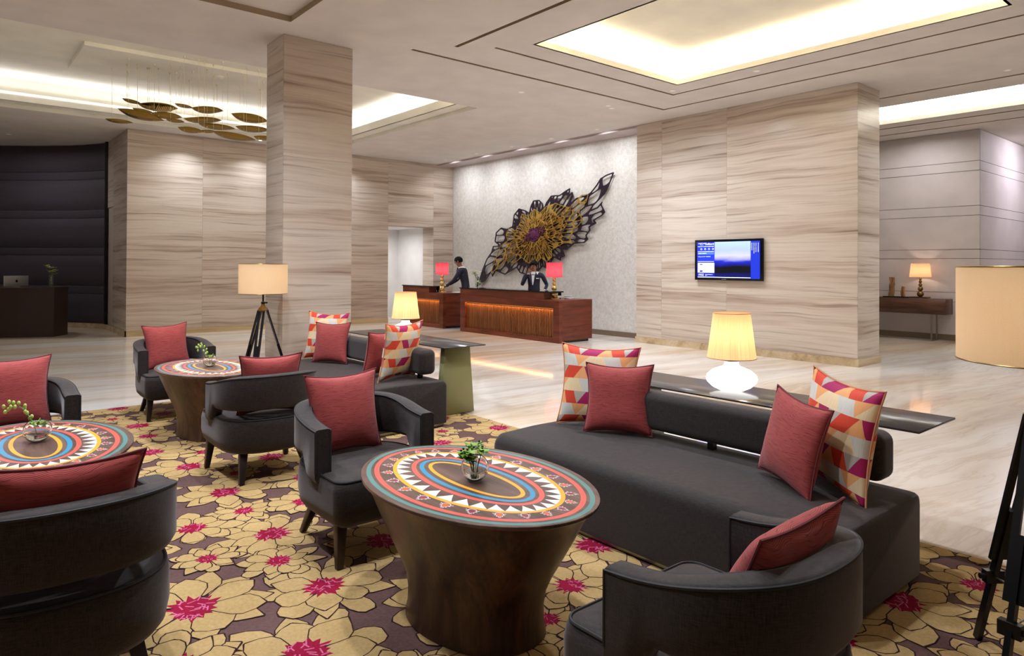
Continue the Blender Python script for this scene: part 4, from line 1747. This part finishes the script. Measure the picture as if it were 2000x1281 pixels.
def lace(P, c, nth, kr, seed, wth, rim, hole=.0, h=.013, frac=.40, aniso=.3, sm=1):
    """radial web: cell borders of a jittered polar grid, within outline P"""
    A = np.array(P)
    ys = np.arange(A[:, 0].min()-.02, A[:, 0].max()+.02, h)
    zs = np.arange(A[:, 1].min()-.02, A[:, 1].max()+.02, h)
    Y, Z = np.meshgrid(ys, zs, indexing='ij')
    D = poly_field(P, Y, Z)
    dy, dz = Y-c[0], Z-c[1]
    r = np.hypot(dy, dz)+1e-6
    th = np.arctan2(dz, dy)/(2*PI)
    U_ = r*kr
    V_ = th*nth
    iu, iv = np.floor(U_).astype(int), np.floor(V_).astype(int)
    rg = np.random.RandomState(seed)
    T = rg.rand(64, nth, 2)
    F1 = np.full(Y.shape, 9.)
    F2 = np.full(Y.shape, 9.)
    for a in (-1, 0, 1):
        for b in (-1, 0, 1):
            cu, cv = iu+a, iv+b
            j = T[np.clip(cu, 0, 63), cv % nth]
            du = (cu+.15+.7*j[..., 0]-U_)/kr
            dv = (cv+.2+.6*j[..., 1]-V_)/nth*2*PI*np.maximum(r, .05)
            q = np.hypot(du*aniso, dv)
            m_ = q < F1
            F2 = np.where(m_, F1, np.minimum(F2, q))
            F1 = np.where(m_, q, F1)
    sp_ = 2*PI*np.maximum(r, .04)/nth
    web = np.maximum(np.minimum(wth, .30*sp_)-(F2-F1), F1-frac*sp_)
    web = np.maximum(web, rim-D)
    if hole:
        web = np.maximum(web, hole-r)
    f = np.minimum(web, D)
    # smooth a little
    for _ in range(sm):
        f = (f+np.roll(f, 1, 0)+np.roll(f, -1, 0)+np.roll(f, 1, 1)+np.roll(f, -1, 1))/5
    f[0, :] = f[-1, :] = -1
    f[:, 0] = f[:, -1] = -1
    verts, faces, vid = [], [], {}
    def vert(key, p):
        if key not in vid:
            vid[key] = len(verts)
            verts.append(p)
        return vid[key]
    act = (np.maximum.reduce([f[:-1, :-1], f[1:, :-1], f[1:, 1:], f[:-1, 1:]]) > 0)
    for i, j in zip(*np.nonzero(act)):
        cs = [(i, j), (i+1, j), (i+1, j+1), (i, j+1)]
        poly = []
        for k in range(4):
            p, q = cs[k], cs[(k+1) % 4]
            fp, fq = f[p], f[q]
            if fp > 0:
                poly.append(vert(p, (ys[p[0]], zs[p[1]])))
            if (fp > 0) != (fq > 0):
                t = fp/(fp-fq)
                key = (min(p, q), max(p, q))
                poly.append(vert(key, (ys[p[0]]+(ys[q[0]]-ys[p[0]])*t, zs[p[1]]+(zs[q[1]]-zs[p[1]])*t)))
        if len(poly) >= 3:
            faces.append(poly)
    return verts, faces


sc = empty('wall_sculpture', (AX, ctr[0], ctr[1]), 0, 'large lacy flower sculpture in plum and gold metal on the cream wall', 'wall sculpture')


def lace_obj(name, P, x, nth, kr, seed, wth, rim, mat, hole=0, dome=0, h=.013, frac=.62, sm=1):
    vs, fs = lace(P, ctr, nth, kr, seed, wth, rim, hole, h, frac, .3, sm)
    out = []
    for y, z in vs:
        d = math.hypot(y-ctr[0], z-ctr[1])
        out.append((x-AX-dome*max(0, 1-d/1.2), y-ctr[0], z-ctr[1]))
    me = bpy.data.meshes.new(name)
    me.from_pydata(out, [], fs)
    me.materials.append(MT[mat])
    o = bpy.data.objects.new(name, me)
    COL.objects.link(o)
    o.parent = sc
    md = o.modifiers.new('thickness', 'SOLIDIFY')
    md.thickness = .018
    md.offset = 0
    return o


def scaled(P, k, ky=None): return [(ctr[0]+(y-ctr[0])*k, ctr[1]+(z-ctr[1])*k) for y, z in P]


PD, PG = [crop_pt(*p) for p in O_DARK], [crop_pt(*p) for p in O_GOLD]
lace_obj('outer_petals', PD, 11.44, 56, 2.2, 3, .026, .030, 'art_dark', .40, 0, .010, .58, 3)
lace_obj('gold_petals', PG, 11.41, 74, 2.4, 5, .015, .015, 'art_gold', 0, .03, .009, .9)
lace_obj('tawny_petals', scaled(PG, .70), 11.375, 60, 3.0, 9, .013, .013, 'art_gold2', 0, .03, .008, .9)
lace_obj('inner_petals', scaled(PG, .44), 11.34, 46, 4.2, 12, .011, .010, 'art_gold', 0, .03, .007, .9)
lace_obj('core_petals', scaled(PG, .26), 11.31, 44, 6.0, 15, .007, .007, 'art_plum', 0, .02, .006)
MB().sphere((11.30-AX, 0, 0), .12, 18, 10, sx=.25, sy=1.2, sz=.95).build('plum_boss', MT['art_plum'], sc, True, auto=2)
for dy, dz in ((.35, .2), (-.35, -.2), (-.2, .3), (.2, -.3), (0, 0)):
    MB().tube([(-.13 if dy == 0 else -.03, dy, dz), (.06, dy, dz)], .012, 8).build('standoff', MT['art_dark'], sc)

# ------------------------------------------------------------------ wall screen
TVX = 10.86
t_ = [atx(u, v, TVX) for u, v in ((1356.5, 470), (1489, 464), (1490, 548.5), (1357.5, 547))]
ty0, ty1 = (t_[1].y+t_[2].y)/2, (t_[0].y+t_[3].y)/2
tz0, tz1 = (t_[2].z+t_[3].z)/2, (t_[0].z+t_[1].z)/2
tv = empty('television', (TVX, (ty0+ty1)/2, (tz0+tz1)/2), 0, 'wide black wall screen showing a blue dusk landscape and notices', 'television')
hw, hh = (ty1-ty0)/2, (tz1-tz0)/2
MB().box(0, .05, -hw, hw, -hh, hh).build('bezel', MT['tv'], tv, bevel=.006, seg=2)
MB().box(.05, .069, -.25, .25, -.18, .18).build('wall_bracket', MT['black'], tv)


def screen_mat(name, kind):
    a = M(name, .3)
    x, y, z = a.pos('object')
    n = a.noise(a.vec(0.0, y*2.2, z*7), 1, 3)
    t = (z+hh)/(2*hh) + (n-.5)*.14
    c = a.ramp(t, [(0, srgb(8, 16, 90)), (.15, srgb(10, 20, 110)), (.21, srgb(3, 6, 22)), (.33, srgb(3, 5, 18)), (.40, srgb(14, 30, 170)), (.46, srgb(40, 52, 220)), (.52, srgb(178, 176, 240)), (.60, srgb(226, 226, 252)), (.72, srgb(196, 214, 250)), (1, srgb(206, 240, 254))])
    a.b.inputs['Base Color'].default_value = (0, 0, 0, 1)
    a.l(c, a.b.inputs['Emission Color'])
    a.b.inputs['Emission Strength'].default_value = 1.0
    return a.m


def panel(name, fy0, fy1, fz0, fz1, mat, d=.0012):
    """fractions measured from the viewer's left and from the bottom of the bezel"""
    ya, yb = hw-2*hw*fy1, hw-2*hw*fy0
    za, zb = -hh+2*hh*fz0, -hh+2*hh*fz1
    return MB().box(-d, 0, ya, yb, za, zb).build(name, mat, tv)


BL0, BL1, WH = emit('screen_blue', (18, 44, 190), 1.0), emit('screen_deep_blue', (6, 24, 150), .8), emit('screen_white', (244, 248, 255), 1.1)
sb0 = emit('screen_mid_blue', (70, 110, 225), 1.0)
panel('screen', .035, .965, .06, .945, BL1, .0006)
panel('picture', .31, .835, .085, .94, screen_mat('dusk_picture', 0), .0010)
panel('info_panel', .045, .305, .44, .925, BL0, .0010)
panel('info_band', .05, .30, .635, .69, sb0, .0013)
panel('advert', .05, .305, .185, .425, WH, .0012)
panel('phone_picture', .078, .125, .20, .40, BL1, .0016)
panel('phone_screen', .083, .120, .24, .375, WH, .0019)
panel('side_menu', .84, .958, .05, .94, emit('screen_menu_blue', (8, 40, 180), .8), .0010)
for q in (.862, .892, .925):
    panel('menu_divider', q, q+.002, .07, .93, BL1, .0014)
panel('progress_bar', .05, .835, .066, .080, WH, .0014)
for k, zf in enumerate((.83, .705, .455)):
    panel('rule', .05, .30, zf, zf+.008, WH, .0015)
for k in range(4):
    cx = .105+.06*k
    cy_, cz_ = hw-2*hw*cx, -hh+2*hh*.77
    pts = [(-.0018, cy_+.017*math.cos(2*PI*i/14), cz_+.013*math.sin(2*PI*i/14)) for i in range(14)]
    MB().tube(pts, .0028, 5, 0, True).build('weather_icon', WH, tv)
panel('maker_mark', .415, .485, .022, .030, plain('grey_mark', (150, 155, 170), .5), .0015)


def text(body, fy, fz, size, mat, parent=tv, vertical=False, name='lettering'):
    cu = bpy.data.curves.new(name, 'FONT')
    cu.body = body
    cu.size = size
    cu.extrude = .0002
    o = bpy.data.objects.new(name, cu)
    COL.objects.link(o)
    dg = bpy.context.evaluated_depsgraph_get()
    me = bpy.data.meshes.new_from_object(o.evaluated_get(dg))
    bpy.data.objects.remove(o)
    me.materials.clear()
    me.materials.append(mat)
    q = bpy.data.objects.new(name, me)
    COL.objects.link(q)
    q.parent = parent
    # text local x -> -Y (viewer's right), local y -> +Z
    B = Matrix(((0, 0, -1, 0), (-1, 0, 0, 0), (0, 1, 0, 0), (0, 0, 0, 1)))
    if vertical:
        B = B @ Matrix.Rotation(-PI/2, 4, 'Z')
    q.matrix_local = Matrix.Translation((-.0022, hw-2*hw*fy, -hh+2*hh*fz)) @ B
    return q


text('COURTYARD', .055, .90, .026, WH)
text('Marriott', .085, .868, .020, WH)
text('GoBoard', .165, .873, .050, WH)
text('TODAY', .055, .825, .016, WH)
text('SUN', .155, .825, .016, WH)
text('MON', .215, .825, .016, WH)
text('TUE', .27, .825, .016, WH)
text('LOCAL EVENTS', .055, .65, .026, WH)
text('Friday, June 27 2014  18:00-20:00', .055, .575, .0195, WH)
text('19:52', .055, .105, .055, WH)
text('Thursday 26 January\n2014', .165, .13, .019, WH)
for k, (q, s) in enumerate(((.848, 'RESTAURANTS'), (.877, 'MAPS & DIRECTIONS'), (.905, 'LOCAL WEATHER'), (.937, 'NEWS & BUSINESS'))):
    text(s, q, .90, .020, WH, tv, True)

# ------------------------------------------------------------------ console in the right-hand recess
e = empty('console_table', (16.25, 6.0, 0), 0, 'long dark wood console on thin metal legs against the panelled wall', 'console table')
MB().box(-.21, .21, -.88, 1.3, .56, .885).build('drawer_box', MT['wenge'], e, bevel=.004, seg=1)
MB().box(-.212, -.208, .18, .183, .57, .875).build('drawer_joint', MT['black'], e)
for y in (-.60, .95):
    for x in (-.16, .14):
        MB().box(x-.014, x+.014, y-.014, y+.014, 0, .56).build('leg', MT['steel'], e)
    MB().box(-.16, .14, y-.014, y+.014, .0, .02).build('foot_rail', MT['steel'], e)
MB().box(-.174, -.146, -.6, .95, .0, .02).build('floor_rail', MT['steel'], e)
ball_lamp(16.22, 5.66, .886, 'bronze ball lamp with peach shade on the long dark console', 'shadepeach', [.066, .052, .038, .034, .026], 'square', (.208, .175, .455, .745), 'lamps on the right console', 'bronze', 3.4, (1, .80, .62))


def wood_block(x, y, z, h, w, label, seed):
    rg = random.Random(seed)
    e = empty('wood_sculpture', (x, y, z), 0, label, 'sculpture', 'wood blocks on the right console')
    MB().box(-.07, .07, -w-.06, w+.06, 0, .022).build('plinth', MT['black'], e)
    rings = []
    n = 14
    for k in range(9):
        t = k/8
        rings.append([((.035+rg.uniform(-.006, .006))*math.copysign(abs(math.cos(2*PI*i/n))**.6, math.cos(2*PI*i/n)), (w*.55*(1-.12*t)+rg.uniform(-.010, .010))*math.copysign(abs(math.sin(2*PI*i/n))**.6, math.sin(2*PI*i/n))+.012*math.sin(4*t+seed), .022+(h-.022)*t+(rg.uniform(-.012, .012) if k == 8 else 0)) for i in range(n)])
    MB().rings(rings).build('block', MT['driftwood'], e, True, auto=.5)


wood_block(16.22, 6.24, .886, .44, .10, 'tall split-wood sculpture on the long dark console', 2)
wood_block(16.22, 6.00, .886, .24, .065, 'short split-wood sculpture between the tall one and the bronze lamp', 6)

# ------------------------------------------------------------------ left desk by the curved wall
e = empty('lobby_desk', (0, 0, 0), 0, 'dark maroon desk in front of the curved padded wall', 'desk')


def prism(poly, z0, z1): return MB().rings([[(x, y, z) for x, y in poly] for z in (z0, z1)])


fr = [(1.90, 17.29), (2.20, 17.70), (2.12, 18.35), (-.9, 20.2), (-1.4, 19.6), (-.4, 18.62), (.55, 18.05), (1.3, 17.58)]
prism(fr, 0.0, 1.0).build('body', MT['mahogd'], e)
cx, cy = sum(p[0] for p in fr)/8, sum(p[1] for p in fr)/8
prism([(cx+(x-cx)*1.01, cy+(y-cy)*1.01) for x, y in fr], 1.0, 1.035).build('desk_top', MT['mahogd'], e)
q = aty(31.5, 559, 18.35)
e = empty('computer', (q.x, 18.35, 1.036), math.radians(40), 'silver computer seen from behind on the maroon desk', 'computer')
MB().box(-.30, .30, -.012, .012, .01, .24).build('display', MT['silver'], e, bevel=.006)
MB().box(-.09, .09, -.02, .14, 0, .01).build('foot', MT['silver'], e)
lg = MB()
pts = []
for i in range(40):
    a = 2*PI*i/40
    r = .030*(1-.12*max(0, math.sin(a))**6-.10*max(0, -math.sin(a))**8)
    x_, z_ = r*math.cos(a), r*1.05*math.sin(a)
    if math.hypot(x_-.036, z_-.005) < .015:
        dx, dz = x_-.036, z_-.005
        k = .015/max(1e-5, math.hypot(dx, dz))
        x_, z_ = .036+dx*k, .005+dz*k
    pts.append((x_, -.0135, .125+z_))
lg.add(pts, [tuple(range(40))])
lg.add([(.0, -.0135, .160), (.012, -.0135, .166), (.016, -.0135, .180), (.004, -.0135, .174)], [(0, 1, 2, 3)])
lg.build('emblem', MT['black'], e)
q = aty(100, 560, 17.9)
tall_vase(q.x, 17.9, 1.036, 'glass vase of yellow-green orchids on the maroon desk', .26, .05, 21, .22)

# ------------------------------------------------------------------ hanging brass leaves
LEAVES = [(215, 190, 425, 252, 12.9, 0), (385, 248, 825, 302, 12.9, 1), (165, 300, 670, 432, 12.5, 0), (325, 296, 560, 352, 12.8, 0), (530, 345, 870, 398, 12.8, 0),
          (690, 412, 895, 450, 12.4, 0), (785, 245, 985, 296, 13.2, 0), (965, 290, 1318, 326, 13.2, 0), (880, 408, 1300, 430, 12.6, 0), (1040, 462, 1445, 522, 12.3, 0),
          (1398, 352, 1800, 440, 13.0, 0), (1445, 492, 1820, 540, 12.4, 0), (30, 412, 335, 456, 13.3, 0), (820, 503, 1100, 556, 12.0, 0), (1060, 538, 1240, 556, 12.1, 0), (1190, 545, 1665, 645, 11.9, 0), (1645, 600, 1850, 632, 12.0, 0)]
POSN = ['highest at the left end', 'upper left, with ribbed underside', 'large and long, lowest of the left group', 'dark and small, in the left group', 'tucked under the ribbed one', 'small, left of centre', 'thin, high in the middle', 'broad, high in the middle', 'broad, in the middle row', 'long, right of the middle row', 'high, touching the column edge', 'low in the middle row beside the column', 'single and apart, at far left', 'thin, first of the lowest row', 'tiny, second of the lowest row', 'largest of the lowest row', 'last of the lowest row by the column']


def hang_leaf(i, x0, y0, x1, y1, Y, rib):
    a = aty(200+x0/5.556, 160+y0/5.556, Y)
    b = aty(200+x1/5.556, 160+y1/5.556, Y+.12)
    mid, L = (a+b)/2, (b-a).length
    e = empty('pendant_leaf', mid, 0, 'hanging brass leaf, '+POSN[i], 'pendant light', 'hanging brass leaves of the ceiling cluster')
    d = (b-a).normalized()
    s = Vector((0, 0, 1)).cross(d).normalized()
    if s.dot(CF) > 0:
        s = -s
    s = (s+Vector((0, 0, (.22, .42, .30)[i % 3]))).normalized()
    s = (s-d*s.dot(d)).normalized()
    u = d.cross(s).normalized()
    if u.z < 0:
        u = -u
    m_ = MB()
    n, k = 18, 8
    wd = min(.15, L*.2)
    vs = []
    for p in range(n+1):
        t = 2*p/n-1
        w_ = wd*(1-abs(t)**2.2)
        for q in range(k+1):
            v = 2*q/k-1
            dep = .07*L*(1-t*t)*(1-.65*v*v)
            vs.append(tuple(d*(t*L/2)+s*(v*w_)-u*dep+u*.02))
    fs = [(p*(k+1)+q, p*(k+1)+q+1, (p+1)*(k+1)+q+1, (p+1)*(k+1)+q) for p in range(n) for q in range(k)]
    m_.add(vs, fs)
    o = m_.build('leaf', MT['leafbrass'], e, True, auto=2)
    o.modifiers.new('thickness', 'SOLIDIFY').thickness = .006
    if rib:
        rb = MB()
        for p in range(10):
            t = -.15+p*.09
            w_ = wd*(1-abs(t)**2.2)*.85
            rb.tube([tuple(d*(t*L/2)+s*(v*w_)-u*(.07*L*(1-t*t)*(1-.65*v*v)+.002)) for v in (-.9, -.3, .3, .9)], .007, 5)
        rb.build('ribs', MT['brass'], e, True)
    for t in (-.5, .5):
        p = d*(t*L/2*1.1)
        top = 4.885 if PANEL[0] < mid.x+p.x < PANEL[1] and PANEL[2] < mid.y+p.y < PANEL[3] else 4.95
        h = top-mid.z
        MB().tube([tuple(p-u*.03), (p.x, p.y, h)], .0025, 5).build('cable', MT['cable'], e)
        MB().lathe([(.012, -.03), (.016, -.004), (.016, 0)], 10, (p.x, p.y, h)).build('ceiling_cap', MT['cable'], e)
    return e


for i, q in enumerate(LEAVES):
    hang_leaf(i, *q)


# smoke detector on the dropped ceiling panel
d = ray(428, 149)
q = CC+d*((4.885-CAMH)/d.z)
sd = empty('smoke_detector', (q.x, q.y, 4.885), 0, 'round white smoke detector on the lit ceiling panel', 'smoke detector')
MB().lathe([(.08, 0), (.08, -.015), (.06, -.03), (.02, -.032)], 24).build('housing', MT['trimring'], sd, True, auto=.6)
MB().lathe([(.02, -.032), (.02, -.04), (.004, -.041)], 16).build('sensor', MT['silver'], sd, True)
